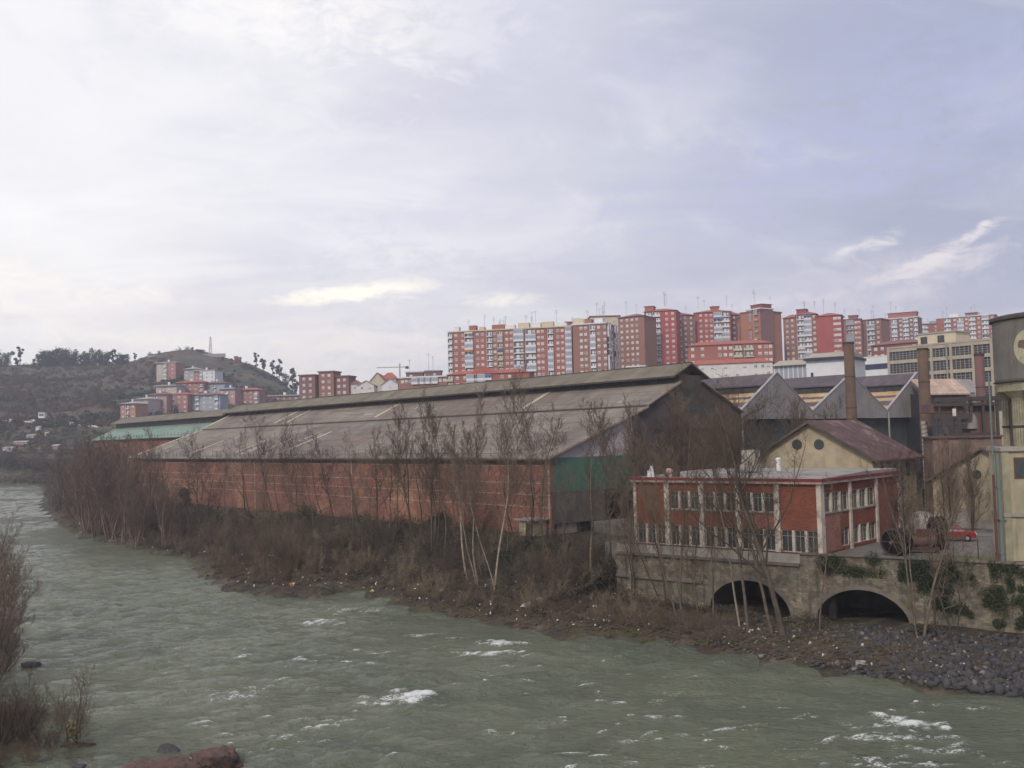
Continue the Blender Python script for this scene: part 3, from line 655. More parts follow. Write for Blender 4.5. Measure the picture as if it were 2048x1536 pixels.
# ------------------------------------------------------------------ three sawtooth halls joined to it
halls = [(38.2, 47.6, 56.75, 21.15, 15.15, 'left'), (56.75, 68.4, 79.3, 21.5, 15.2, 'middle'), (79.3, 90.4, 101, 22.2, 15.3, 'right')]
hl = ['grey gabled factory hall directly right of the dark warehouse gable', 'middle grey gabled factory hall with a chimney in front of its peak',
      'rightmost grey gabled factory hall behind the second rusty chimney']
for (ya, yp, yb, zp, zv, _), lab in zip(halls, hl):
    h = thing('factory_hall', lab, 'factory hall', WF, group='row of gabled factory halls')
    MB().prism([(ya + .02, 14.0), (yb - .02, 14.0), (yb - .02, zv), (yp, zp), (ya + .02, zv)], -.3, 0).build('gable_cladding', M['clad'], h)
    MB().box(-1.5, -1.2, ya, yb, -.5, 14.0).build('lower_wall', M['dgreen'], h)
    dl, dr = yp - ya, yb - yp; D_ = 120; y1 = yp - dl * .36; z1 = zp - (zp - zv) * .30
    MB().prism(slab([(y1, z1 - .1), (yp, zp - .1), (yp + dr * .4, zp - (zp - zv) * .4)], .2), -D_, -.3).build('ridge_roof', M['purp'], h)
    mb = MB().box(-D_, -.4, y1 + .3, y1 + .5, z1 - 1.5, z1 - .4)
    for q in range(34): mb.box(-D_ + q * 3.5, -D_ + q * 3.5 + .25, y1 + .18, y1 + .3, z1 - 2.0, z1 - .3)
    mb.build('clerestory_glazing', M['glazd'], h)
    za = z1 - 1.25; zb_ = zv - .1; fy = lambda q: y1 + .4 + (ya - y1 - .4) * q; fz = lambda q: za + (zb_ - za) * q
    for q0, q1, mm, nm in ((0, .22, 'yell', 'translucent_strip'), (.22, .34, 'purp', 'lower_roof'), (.34, .5, 'yell', 'translucent_strip'), (.5, .74, 'purp', 'lower_roof'), (.74, 1.0, 'yell', 'gutter_strip')):
        MB().prism(slab([(fy(q1), fz(q1)), (fy(q0), fz(q0))], .15), -D_, -.35).build(nm, M[mm], h)
    MB().prism(slab([(yp + dr * .4, zp - (zp - zv) * .4 - 1.2), (yb, zv - .2)], .15), -D_, -.35).build('right_roof', M['purp'], h)
    MB().prism(slab([(ya, zv + .12), (yp, zp + .12)], .14), -.35, .1).prism(slab([(yp, zp + .12), (yb, zv + .12)], .14), -.35, .1).build('rake_trim', M['grey'], h)
for yv, z1, lab in ((56.75, 15.3, 'dark'), ):
    pass
for yv, lab in ((38.2, 'pale downpipe hanging from the valley right of the dark warehouse gable'), (79.3, 'grey downpipe below the valley between the two right factory halls')):
    o = MB().tube((0, 0, 15.0), (0, 0, 9.0), .16, n=8).tube((0, 0, 9), (.25, -.3, 8.3), .16, n=8).tube((.25, -.3, 8.3), (.25, -.3, .2), .14, n=8).build('downpipe', M['conc'])
    o.location = WF.w(.3, yv, 0); o.rotation_euler = (0, 0, WF.rot); tag(o, lab, 'pipe')

# ------------------------------------------------------------------ quay wall with two arches
def quay(fr, x0, x1, arches, name, label, ztop=6.3, zbase=-.6, depth=9):
    th = thing(name, label, 'stone wall', fr)
    mb = MB(); xs_ = sorted(set([x0, x1] + [c - r + 2 * r * k / 28 for c, r, zs, rise in arches for k in range(29)] + [x for x in np.arange(math.ceil(x0), x1, 3.)
        if all(abs(x - c) > r for c, r, _, _ in arches)]))
    def under(x):
        for c, r, zs, rise in arches:
            if abs(x - c) <= r + 1e-6: return zs + rise * math.sqrt(max(0, 1 - ((x - c) / r) ** 2))
        return None
    for xa, xb in zip(xs_[:-1], xs_[1:]):
        xm = (xa + xb) / 2; ins = under(xm) is not None
        za, zb2 = (under(xa), under(xb)) if ins else (zbase, zbase)
        mb.poly([(xa, 0, za), (xb, 0, zb2), (xb, 0, ztop), (xa, 0, ztop)], 0)
        mb.poly([(xa, 0, ztop), (xb, 0, ztop), (xb, 1.0, ztop), (xa, 1.0, ztop)], 0)
    mb.poly([(x0, 0, zbase), (x0, 0, ztop), (x0, 3.0, ztop), (x0, 3.0, zbase)]); mb.poly([(x1, 0, zbase), (x1, 1, zbase), (x1, 1, ztop), (x1, 0, ztop)])
    mb.build('masonry', M['stone'], th)
    for c, r, zs, rise in arches:
        tb = MB(); rg = MB(); N = 28
        for k in range(N):
            t0, t1 = math.pi * k / N, math.pi * (k + 1) / N
            q = [(c - r * math.cos(t), zs + rise * math.sin(t)) for t in (t0, t1)]; o_ = [(c - (r + .38) * math.cos(t), zs + (rise + .38) * math.sin(t)) for t in (t0, t1)]
            tb.poly([(q[0][0], 0, q[0][1]), (q[0][0], depth, q[0][1]), (q[1][0], depth, q[1][1]), (q[1][0], 0, q[1][1])])
            rg.poly([(q[0][0], -.07, q[0][1]), (q[1][0], -.07, q[1][1]), (o_[1][0], -.07, o_[1][1]), (o_[0][0], -.07, o_[0][1])])
            rg.poly([(o_[0][0], -.07, o_[0][1]), (o_[1][0], -.07, o_[1][1]), (o_[1][0], .02, o_[1][1]), (o_[0][0], .02, o_[0][1])])
            rg.poly([(q[0][0], -.07, q[0][1]), (q[0][0], .3, q[0][1]), (q[1][0], .3, q[1][1]), (q[1][0], -.07, q[1][1])])
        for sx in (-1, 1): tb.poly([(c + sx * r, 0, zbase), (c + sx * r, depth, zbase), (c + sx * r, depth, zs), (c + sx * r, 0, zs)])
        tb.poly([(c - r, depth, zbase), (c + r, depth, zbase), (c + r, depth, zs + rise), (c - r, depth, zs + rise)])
        tb.build('tunnel_vault', M['dark_lining'], th); rg.build('arch_ring', M['archst'], th)
    return th
q1 = quay(QA, .2, 19.8, [(14.7, 4.1, .5, 3.15)], 'stone_quay_wall', 'stained rubble stone quay wall with one arch below the orange brick office')
MB().box(0, 19.8, -.28, .4, 5.25, 5.5).build('stone_ledge', M['archst'], q1)
MB().box(.4, 19.8, -.1, .5, 5.5, 6.3).build('plinth', M['conc'], q1)
# projecting sloped band left of the arch, as on the old bridge parapet
MB().prism([(-.22, 0), (0, 0), (0, .28), (-.22, .2)], .2, 10.0).build('string_course', M['archst'], q1).location = (0, 0, 3.0)
q2 = quay(QB, 0, 60, [(5.1, 3.95, .4, 3.15)], 'stone_quay_wall', 'ivy covered stone quay wall with the darker wider arch, right of the office')
MB().box(0, 60, -.2, .6, 6.3, 6.42).build('coping', M['archst'], q2)
MB().box(1.3, 1.9, 3.2, 3.8, .3, 4).build('tunnel_pillar', M['archst'], q2)

# ------------------------------------------------------------------ orange brick office
OL = onz(1272, 1085, 6.35); OC = CO; OF = Fr((OL[0], OL[1], 6.3), OC - OL); OS = OF.side(float((OC - OL) @ OF.a)); OS.O = OF.w(float((OC - OL) @ OF.a), 0, 0)
WO = float((OC - OL) @ OF.a); DO = 18.0; HO = 6.3
of = thing('office_building', 'two storey orange brick office with white concrete pilasters above the quay arches', 'office building', OF)
bx = [OF.pl(p, 1020)[0] for p in (1272, 1335, 1404, 1477, 1555, 1643)]; bx[0] = 0; bx[-1] = WO
zU0 = OF.pl(1440, 1021)[1]; zU1 = OF.pl(1440, 984)[1]; zL0 = .05; zL1 = OF.pl(1440, 1054)[1]
sx_ = [OS.pl(p, 1000)[0] for p in (1645, 1699, 1752, 1799)]; sx_[0] = 0; sx_[-1] = DO
def wall_with_holes(mb, fr_side, W_, H_, holes, th=.3, mi=0):
    """wall in the plane y=0 (or x=WO for the side) cut on a grid around the openings"""
    xs_ = sorted({0, W_} | {h[0] for h in holes} | {h[1] for h in holes}); zs_ = sorted({0, H_} | {h[2] for h in holes} | {h[3] for h in holes})
    for xa, xb in zip(xs_[:-1], xs_[1:]):
        for za, zb in zip(zs_[:-1], zs_[1:]):
            xm, zm = (xa + xb) / 2, (za + zb) / 2
            if any(h[0] < xm < h[1] and h[2] < zm < h[3] for h in holes): continue
            if fr_side: mb.poly([(W_side, xa, za), (W_side, xb, za), (W_side, xb, zb), (W_side, xa, zb)], mi)
            else: mb.poly([(xa, 0, za), (xb, 0, za), (xb, 0, zb), (xa, 0, zb)], mi)
    for h in holes:
        a, b, c, d = h
        for (xa, za), (xb, zb) in (((a, c), (b, c)), ((b, c), (b, d)), ((b, d), (a, d)), ((a, d), (a, c))):
            if fr_side: mb.poly([(W_side, xa, za), (W_side, xb, zb), (W_side - th, xb, zb), (W_side - th, xa, za)], mi)
            else: mb.poly([(xa, 0, za), (xb, 0, zb), (xb, th, zb), (xa, th, za)], mi)
W_side = WO
fh = [(bx[i] + .28, bx[i + 1] - .28, zU0, zU1) for i in (1, 2, 3)] + [(bx[i] + .25, bx[i + 1] - .25, zL0, zL1) for i in range(5)]
sh_ = [(sx_[0] + .45, sx_[1] - .2, zU0, zU1), (sx_[1] + .25, sx_[2] - .25, zU0, zU1), (sx_[1] + .2, sx_[2] - .2, .3, zL1), (sx_[1] - 2.0, sx_[1] - .2, .3, zL1)]
mb = MB(); wall_with_holes(mb, False, WO, HO, fh); wall_with_holes(mb, True, DO, HO, sh_)
mb.poly([(0, 0, 0), (0, 0, HO), (0, DO, HO), (0, DO, 0)]); mb.poly([(0, DO, 0), (0, DO, HO), (WO, DO, HO), (WO, DO, 0)])
mb.build('brick_wall', M['obrick'], of)
MB().box(bx[3] + .25, bx[4] - .25, -.02, .05, zL1 + .05, zU0 - .15).build('faded_wall_patch', M['pbrick'], of)
mb = MB(); mb.box(WO - .05, WO + .02, .5, sx_[1] - 2.2, .1, zU0 - .2); mb.build('faded_wall_patch', M['pbrick'], of)
mb = MB().box(.5, WO - .5, .6, .8, .2, 3.1).box(.5, WO - .5, 5, 5.2, 0, HO - .1).box(WO - 1.2, WO - 1.0, .8, DO - .5, .1, HO - .2).box(.3, WO - .3, .5, DO - .3, 3.0, 3.12); mb.build('interior_partition', M['dark_lining'], of)
for i, x in enumerate(bx):
    hw = .26 if i < 5 else .3
    xa, xb = max(x - hw, -.05), min(x + hw, WO + .12); MB().box(xa, xb, -.16, .1, -.25, HO - .25).build('pilaster', M['paint'], of)
for y in sx_[1:]: MB().box(WO - .02, WO + .16, y - .25, y + .2, -.1, HO - .25).build('pilaster', M['paint'], of)
MB().box(WO - .02, WO + .13, .1, .55, -.25, HO - .25).build('pilaster', M['paint'], of)
def window(parent, side, x0, x1, z0, z1, n=3):
    mb = MB(); g = MB(); dk = MB(); t_ = .06; y0_, y1_ = .10, .19
    def bx_(m_, a, b, ya, yb, c, d):
        if side: m_.box(WO - yb, WO - ya, a, b, c, d)
        else: m_.box(a, b, ya, yb, c, d)
    for a, b, c, d in ((x0, x1, z0, z0 + t_), (x0, x1, z1 - t_, z1), (x0, x0 + t_, z0 + t_, z1 - t_), (x1 - t_, x1, z0 + t_, z1 - t_)): bx_(mb, a, b, y0_, y1_, c, d)
    for k in range(1, n): x = x0 + (x1 - x0) * k / n; bx_(mb, x - .13, x + .13, -.03, y1_ + .02, z0 + .0, z1)
    for k in range(n):
        xa = x0 + (x1 - x0) * k / n; xb = x0 + (x1 - x0) * (k + 1) / n; bx_(dk, xa + .1, xb - .1, y0_ + .02, y1_ - .01, z0 + (z1 - z0) * .72, z0 + (z1 - z0) * .72 + .05)
        bx_(dk, (xa + xb) / 2 - .025, (xa + xb) / 2 + .025, y0_ + .02, y1_ - .01, z0 + t_, z1 - t_)
    o = mb.build('window', M['paint'], parent); bx_(g, x0 + .02, x1 - .02, .21, .23, z0 + .02, z1 - .02); g.build('pane', M['glass'], o); dk.build('glazing_bars', M['conc'], o)
    if z0 > 1: s = MB(); bx_(s, x0 - .1, x1 + .1, -.12, .09, z0 - .09, z0); s.build('sill', M['conc'], o)
for i, h in enumerate(fh): window(of, False, *h)
for i, h in enumerate(sh_): window(of, True, *h, n=3 if h[1] - h[0] > 3 else 1)
MB().box(-.35, WO + .35, -.35, DO + .2, HO - .25, HO - .02).build('cornice', M['concline'], of)
MB().box(-.4, WO + .4, -.4, DO + .3, HO - .02, HO + .22).build('fascia', M['fascia'], of)
mb = MB(); mb.prism([(.0, HO + .22), (DO * .55, HO + .5), (DO, HO + .45), (DO, HO + .22)], .4, WO + .1); mb.build('roof', M['flat'], of)
for x, lab, kind in ((1.6, 'white rooftop antenna at the far left corner of the office roof', 'a'), (3.6, 'pink white round dish beside a black box on the office roof', 'd'), (8.9, 'pale box vent standing on the office roof', 'v'), (12.6, 'short white pipe standing on the office roof', 'p')):
    if kind == 'a':
        o = MB().tube((0, 0, 0), (-.1, 0, .8), .05, n=6).tube((.3, 0, 0), (.1, 0, 1.1), .14, n=8).tube((-.3, .1, 0), (-.25, .1, .6), .2, n=8).build('rooftop_antenna', M['wht']); z, y = HO + .22, .6
        tag(o, lab, 'antenna')
    elif kind == 'd':
        o = thing('rooftop_dish', lab, 'dish', loc=OF.w(x, .8, HO + .25), rot=OF.rot)
        MB().lathe((0, 0, .5), [(.05, -.3), (.3, -.22), (.4, 0), (.34, .22), (.1, .34)], 14).build('dish', M['pinkr'], o, True)
        MB().box(.4, 1.0, -.1, .4, 0, .5).box(-.5, -.3, 0, .3, 0, .55).build('box', M['steel'], o); continue
    elif kind == 'v':
        o = MB().box(-.75, .75, 0, 1.0, 0, 1.9).box(-1.0, 1.0, -.3, .9, -.1, .5).build('roof_vent', M['conc']); tag(o, lab, 'vent'); z, y = HO + .75, 7
    else:
        o = MB().tube((0, 0, -.1), (0, 0, .95), .2, n=10).lathe((0, 0, .95), [(.26, 0), (.26, .14), (.1, .22)], 10).build('vent_pipe', M['wht']); tag(o, lab, 'pipe'); z, y = HO + .75, 6
    o.location = OF.w(x, y, z); o.rotation_euler = (0, 0, OF.rot)

# ------------------------------------------------------------------ yellow house with mauve tiled roof
OBd = OF.b
Hc_ = atD(1745, 912, 112); HF = Fr((Hc_[0], Hc_[1], 5.0), OBd)           # x runs away along the ridge; y runs left along the gable... (y = -OA)
GW = 14.4
hy = thing('gabled_house', 'yellow rendered gabled house with mauve tiled roof and two round attic holes', 'house', HF)
ze, zr_ = Hc_[2] - 5.0, 12.95; LH = 13.2
mb = MB(); mb.prism([(0, 0), (GW, 0), (GW, ze), (GW / 2, zr_ - .1), (0, ze)], 0, LH); mb.build('wall', M['render'], hy)
for sg in (0, 1):
    p = [(-.9, ze - .75), (GW / 2, zr_)] if sg == 0 else [(GW / 2, zr_), (GW + .9, ze - .75)]
    MB().prism(slab([(a, b + .28) for a, b in p], .22), -.7, LH + .5).build('roof_slope', M['tile'], hy)
MB().prism(slab([(-.9, ze - .5), (GW / 2, zr_ + .22), (GW + .9, ze - .5)], .32), -.78, -.7).build('verge_board', M['cladD'], hy)
for px in (1594, 1638):
    y, z = HF.gp(px, 889); MB().tube((-.03, y, z), (.2, y, z), .62, n=24).build('round_window', M['glass'], hy)
for px, py in ((1780, 935), (1800, 938)):
    pass
for y_, z_ in ((0, 0),): MB().box(2, 3.1, -.03, .1, ze - 2.6, ze - 1.1).box(6, 7.1, -.03, .1, ze - 2.6, ze - 1.1).box(10, 11.1, -.03, .1, ze - 2.6, ze - 1.1).build('side_window', M['glass'], hy)

# yellow gable building further right
gl = atD(1865, 960, 110); YF = Fr((gl[0], gl[1], 5.9), -np.array([-.73, .68, 0]))
yb = thing('gabled_workshop', 'ochre gabled workshop with round hole and bricked arched doorway behind the red car', 'workshop', YF)
pk = YF.pl(1965, 900); el = YF.pl(1865, 958)[1]
mb = MB(); mb.prism([(0, 0), (2 * pk[0], 0), (2 * pk[0], el), (pk[0], pk[1]), (0, el)], 0, 16, ax='y'); mb.build('wall', M['render'], yb)
MB().prism(slab([(-.7, el - .25), (pk[0], pk[1] + .3)], .25), -.6, 16, ax='y').build('roof_slope', M['cladD'], yb)
MB().prism(slab([(pk[0], pk[1] + .3), (2 * pk[0] + .7, el - .25)], .25), -.6, 16, ax='y').build('roof_slope', M['cladD'], yb)
for px, py in ((1953, 949), (1990, 948)):
    x, z = YF.pl(px, py); MB().tube((x, -.04, z), (x, .2, z), .50, n=24).build('round_window', M['glass'], yb)
x, z = YF.pl(1922, 1036); mb = MB(); N = 12
pr = [(x - .85, 0.2)] + [(x - .85 * math.cos(math.pi * k / N), z + .75 + .35 * math.sin(math.pi * k / N)) for k in range(N + 1)] + [(x + .85, .2)]
mb.prism(pr, -.05, .05, ax='y'); mb.build('blocked_doorway', M['greyd'], yb)
MB().box(0, 2 * pk[0], -.1, 0, 0, 1.25).build('plinth', M['conc'], yb)
for px in (1880, 1914, 1938, 1976):
    x, _ = YF.pl(px, 980); MB().box(x - .12, x + .12, -.07, .01, 1.25, el).build('wall_pier', M['render2'], yb)

# ------------------------------------------------------------------ water tower at the right edge
TF = Fr((39.03, 80.08, 6.3), (.97, -.25))
tw = thing('tower_block', 'stained beige three storey block carrying the round concrete tank at the right edge', 'tower block', TF)
TW_, TD_ = 12.0, 5.2
MB().box(0, TW_, 0, TD_, 0, 3.5).build('ground_storey', M['render2'], tw)
MB().box(.0, TW_, .0, TD_, 3.8, 8.7).build('middle_storey', M['render2'], tw)
MB().box(-.15, TW_, -.2, TD_, 3.5, 3.8).build('floor_band', M['conc'], tw)
MB().box(-.2, TW_, -.25, TD_, 8.7, 9.0).build('roof_slab', M['conc'], tw)
for z0, z1 in ((0, 3.5), (3.8, 8.7)): MB().box(-.12, .42, -.12, .3, z0, z1).build('corner_pier', M['slabY'], tw)
x, z = TF.pl(2043, 936); f_ = MB().box(x - .55, x + .6, -.05, .05, z - .85, z + .85).build('window', M['piper'], tw); MB().box(x - .42, x + .48, -.07, -.03, z - .72, z + .72).build('pane', M['glass'], f_)
tk = np.array([46.55, 84.0, 0])
tt = thing('water_tank', 'round grey concrete water tank with a pale circular emblem on ribbed columns', 'water tank', loc=(tk[0], tk[1], 15.3))
MB().lathe((0, 0, 0), [(5.35, 5.45), (5.4, 5.6), (5.4, 10.5), (5.3, 10.6)], 96).build('tank_wall', M['tank'], tt, False)
MB().lathe((0, 0, 0), [(5.45, 10.5), (5.62, 10.6), (5.62, 10.85), (5.2, 11.0), (2, 11.4)], 96).build('tank_lid', M['tankrim'], tt)
MB().lathe((0, 0, 0), [(5.3, 5.32), (5.5, 5.36), (5.5, 5.46), (5.3, 5.48)], 96).build('drip_edge', M['steel'], tt)
MB().lathe((0, 0, 0), [(5.2, 4.55), (5.3, 4.6), (5.3, 5.3), (5.2, 5.34)], 96).build('ring_beam', M['slabY'], tt)
for k in range(6):
    a = math.radians(193 + k * 60); cx, cy = 4.75 * math.cos(a), 4.75 * math.sin(a)
    mb = MB()
    for q in range(12): mb.tube((cx + .38 * math.cos(q * math.pi / 6), cy + .38 * math.sin(q * math.pi / 6), -.2), (cx + .38 * math.cos(q * math.pi / 6), cy + .38 * math.sin(q * math.pi / 6), 3.9), .11, n=6)
    mb.tube((cx, cy, -.2), (cx, cy, 3.9), .42, n=16)
    o = mb.build('column', M['slabY'], tt); MB().lathe((cx, cy, 3.75), [(.45, 0), (.55, .25), (.85, .6), (1.05, .8)], 20).build('capital', M['slabY'], o)
    MB().lathe((cx, cy, 1.55), [(.5, 0), (.56, .05), (.56, .15), (.5, .2)], 20).build('iron_hoop', M['steel'], o)
MB().box(-3.4, -2.3, -1.6, 3, -.1, 4.5).build('stair_shaft', M['cladD'], tt)
EMA = min((math.radians(q) for q in range(180, 270)), key=lambda q: abs(proj((tk[0] + 5.4 * math.cos(q), tk[1] + 5.4 * math.sin(q), 23.4))[0] - 2061))
# circular emblem: pale ring with a brown disc and a pale lobe, following the tank's curve
def curved_patch(name, m_, test, lift, n=60):
    az0 = math.atan2(42.2 - tk[0], 0) ; mb = MB(); ca = EMA; r = 5.4 + lift; S = 1.75
    for i in range(n):
        for j in range(n):
            u0, u1 = -S + 2 * S * i / n, -S + 2 * S * (i + 1) / n; w0, w1 = -S + 2 * S * j / n, -S + 2 * S * (j + 1) / n
            if not test((u0 + u1) / 2, (w0 + w1) / 2): continue
            P = lambda u_, w_: (r * math.cos(ca + u_ / r), r * math.sin(ca + u_ / r), 8.1 + w_)
            mb.poly([P(u0, w0), P(u1, w0), P(u1, w1), P(u0, w1)])
    return mb.build(name, m_, tt)
curved_patch('emblem_ring', M['logoY'], lambda u_, v_: 1.12 < math.hypot(u_, v_) < 1.5 or (math.hypot(u_, v_) < 1.13 and (v_ < -.25 * u_ - .28 or v_ > .62)), .02, 70)
curved_patch('emblem_disc', M['logoB'], lambda u_, v_: math.hypot(u_, v_) < 1.12 and not (v_ < -.25 * u_ - .28 or v_ > .62), .02, 70)
# painted strokes left of the emblem, illegible
mb = MB()
for a0, z, s in ((196, 7.6, .28), (199, 7.65, .3), (203, 7.7, .22), (189, 6.9, .2), (193, 7.0, .28), (198, 7.0, .25)):
    a = math.radians(a0) + .12; r = 5.425; mb.tube((r * math.cos(a), r * math.sin(a), z), (r * math.cos(a + .03), r * math.sin(a + .03), z + s * 1.4), .03, n=4)
mb.build('chalk_marks', M['conc'], tt)
for px, z0, z1, mm, rr_, lab in ((1990, 6.3, 21, 'pipeg', .07, 'thin tall grey green pipe rising past the left side of the tank tower'), (1989, 6.35, 13.2, 'piper', .10, 'rust red lower pipe standing left of the beige tower block'),
                             (1996, 6.3, 14.8, 'pipeg', .17, 'thick green grey downpipe at the left corner of the beige tower block')):
    p = atD(px + (3 if mm == 'pipeg' and rr_ > .1 else 0), 1000, 79.6 - (0.4 if mm == 'piper' else 0)); o = MB().tube((0, 0, 0), (0, 0, z1 - z0), rr_, n=10)
    for q in range(int((z1 - z0) / 2.6)): o.tube((0, 0, q * 2.6 + .6), (0, 0, q * 2.6 + .75), rr_ + .05, n=10)
    if rr_ > .05: o.tube((0, 0, 3.4), (.6, .3, 3.2), .05, n=6)
    o = o.build('pipe', M[mm]); o.location = (p[0], p[1], z0); tag(o, lab, 'pipe')

# ------------------------------------------------------------------ chimneys and gantry clutter
def chimney(px, pt, pb, D, r0, r1, m_, lab, zb=5.0):
    a = atD(px, pt, D); t_ = thing('chimney', lab, 'chimney', loc=(a[0], a[1], zb)); h = a[2] - zb
    MB().tube((0, 0, 0), (0, 0, h), r0, r1, n=28).build('shaft', m_, t_, True)
    for f in (.38, .62, .8): q = r0 + (r1 - r0) * f; MB().lathe((0, 0, h * f), [(q, 0), (q + .05, .03), (q + .05, .12), (q, .15)], 28).build('joint_ring', m_, t_)
    MB().lathe((0, 0, h), [(r1 - .02, -.25), (r1 + .06, -.2), (r1 + .06, .05), (r1 - .12, .05)], 28).build('rim', M['steel'], t_)
    return t_
chimney(1697, 685, 838, 140, .80, .70, M['rust'], 'rusty brown steel chimney rising in front of the middle factory hall')
chimney(1845, 697, 850, 132, .85, .68, M['rust'], 'yellowish rusty steel chimney left of the beige banded factory')
chimney(1958, 708, 850, 125, .60, .56, M['rust2'], 'shorter reddish chimney beside the water tank')
p = atD(1848, 900, 128); o = thing('spiral_duct', 'pale ribbed spiral duct standing below the second rusty chimney', 'duct', loc=(p[0] + .2, p[1], 5.0))
hh = atD(1848, 842, 128)[2] - 5; MB().tube((0, 0, 0), (0, 0, hh), .40, n=16).build('tube', M['silver'], o)
mb = MB()
for k in range(int(hh / .55)):
    for q in range(10):
        a0, a1 = q * math.pi / 5, (q + 1) * math.pi / 5; z = k * .55 + q * .055; mb.tube((.42 * math.cos(a0), .42 * math.sin(a0), z), (.42 * math.cos(a1), .42 * math.sin(a1), z + .055), .05, n=3, cap=False)
mb.build('rib', M['steel'], o)
# tile-roofed shed between chimney and tank
p = atD(1852, 785, 176); SHF = Fr((p[0], p[1], 9.0), (.97, .25))
sh = thing('factory_shed', 'shed with pale orange tiled roof and grey end wall in front of the banded factory', 'shed', SHF)
xe, ze_ = SHF.pl(1930, 783); zt = SHF.pl(1930, 757, 3)[1]
MB().box(0, xe + 2, 0, 7, 0, ze_ - 0.2).build('wall', M['glazd'], sh)
MB().prism(slab([(-.6, ze_ - .3), (3.4, zt)], .25), -.5, xe + .6).build('roof_slope', M['peach'], sh)
MB().prism([(0.0, 0), (7, 0), (7, ze_ - .4), (3.4, zt - .1), (0, ze_ - .4)], xe + .2, xe + 4).build('end_wall', M['clad'], sh)
# dark gantry with hopper
p = atD(1868, 832, 122); GF = Fr((p[0], p[1], 5.5), (.985, -.17))
ga = thing('conveyor_gantry', 'dark rusted conveyor gantry with stacked beams between the chimneys and tank', 'gantry', GF)
def zpy(py, yo=0, px=1920): return GF.pl(px, py, yo)[1]
def xpx(px, yo=0): return GF.pl(px, 830, yo)[0]
mb = MB()
for py0, py1, a, b in ((794, 803, 1872, 2005), (806, 812, 1870, 1998), (826, 838, 1866, 1945), (845, 850, 1862, 1935), (800, 826, 1940, 1946), (866, 871, 1890, 1990)):
    mb.box(xpx(a), xpx(b), 0, .5, zpy(py1), zpy(py0))
mb.build('beam', M['steel'], ga)
for px in (1880, 1912, 1968, 1996):
    MB().box(xpx(px) - .15, xpx(px) + .15, .1, .5, 0, zpy(800)).build('post', M['steel'], ga)
MB().box(xpx(1866), xpx(1930), .8, 6, zpy(825), zpy(806)).build('gantry_housing', M['rust2'], ga)
MB().box(xpx(1945), xpx(1995), 1.0, 5, zpy(905), zpy(812)).build('dark_housing', M['cladD'], ga)
xh = xpx(1937, 2); mb = MB(); mb.lathe((xh, 1.6, 0), [(.95, zpy(858)), (.95, zpy(838)), (.35, zpy(812)), (.3, zpy(805))], 20); mb.build('hopper', M['greyd'], ga)
MB().box(xpx(1905), xpx(1912), -.1, 0, zpy(832), zpy(817)).build('white_panel', M['litW'], ga)
p = atD(1868, 930, 118); WF2 = Fr((p[0], p[1], 5.2), (.985, -.17))
lw = thing('low_brick_shed', 'low brownish brick shed with patchy walls below the conveyor gantry', 'shed', WF2)
MB().box(0, 7.6, 0, 5, 0, WF2.pl(1920, 876)[1]).build('wall', mat('mottled_brown_brick', (.24, .16, .125), (.15, .105, .085), .7, .9, streak=.5, c3=(.28, .23, .19)), lw)
MB().box(-.3, 7.9, -.3, 5.3, WF2.pl(1920, 876)[1], WF2.pl(1920, 872)[1]).build('roof', M['cladD'], lw)

# ------------------------------------------------------------------ yard: drums, red machine, dome, red car, posts
def yardpt(px, py): return onz(px, py, 6.27)
def drum(px, py, r, ln, ang, lab):
    p = yardpt(px, py); d = np.array([math.cos(ang), math.sin(ang), 0]); t_ = thing('steel_drum', lab, 'drum', loc=(p[0], p[1], 6.27), rot=ang, group='blackened drums on the yard')
    MB().tube((-ln / 2, 0, r), (ln / 2, 0, r), r, n=40, cap=False).tube((-ln / 2 + .12, 0, r), (ln / 2 - .12, 0, r), r * .93, n=40).build('shell', M['drum'], t_)
    for x in (-ln / 2, 0, ln / 2):
        mb = MB(); N = 40
        for k in range(N):
            a0, a1 = 2 * math.pi * k / N, 2 * math.pi * (k + 1) / N; P = lambda a, q, X: (X, q * math.cos(a), r + q * math.sin(a))
            for X in (x - .06, x + .06): mb.poly([P(a0, r * .9, X), P(a1, r * .9, X), P(a1, r * 1.04, X), P(a0, r * 1.04, X)])
            mb.poly([P(a0, r * 1.04, x - .06), P(a1, r * 1.04, x - .06), P(a1, r * 1.04, x + .06), P(a0, r * 1.04, x + .06)])
            mb.poly([P(a0, r * .9, x - .06), P(a1, r * .9, x - .06), P(a1, r * .9, x + .06), P(a0, r * .9, x + .06)])
        mb.build('hoop', M['steel'], t_)
    MB().tube((-ln / 2 - .25, 0, r), (ln / 2 + .25, 0, r), .16, n=12).build('axle', M['rust2'], t_)
    for a in range(6):
        q = a * math.pi / 3; MB().tube((-ln / 2 + .05, .15 * math.cos(q), r + .15 * math.sin(q)), (-ln / 2 + .05, r * .9 * math.cos(q), r + r * .9 * math.sin(q)), .05, n=6).build('spoke', M['steel'], t_)
drum(1795, 1110, 1.12, 1.3, math.radians(36), 'lower black steel drum lying left of the red machine on the yard')
drum(1878, 1098, 1.42, .8, math.radians(-2), 'taller upright black drum between the red machine and the red car')
p = yardpt(1842, 1105); mc = thing('rusty_machine', 'faded red machine on a frame between the two black drums', 'machine', loc=(p[0], p[1], 6.27), rot=math.radians(-20))
MB().box(-1.5, 1.5, -.5, .6, .25, .5).box(-1.4, -1.2, -.4, .5, 0, .3).box(1.2, 1.4, -.4, .5, 0, .3).build('frame', M['redm'], mc)
MB().tube((-1.1, 0, 1.0), (1.2, 0, 1.15), .48, .55, n=20).build('cylinder', M['rust2'], mc)
MB().box(-.3, 1.3, -.45, .5, 1.3, 2.0).build('housing', M['redm'], mc)
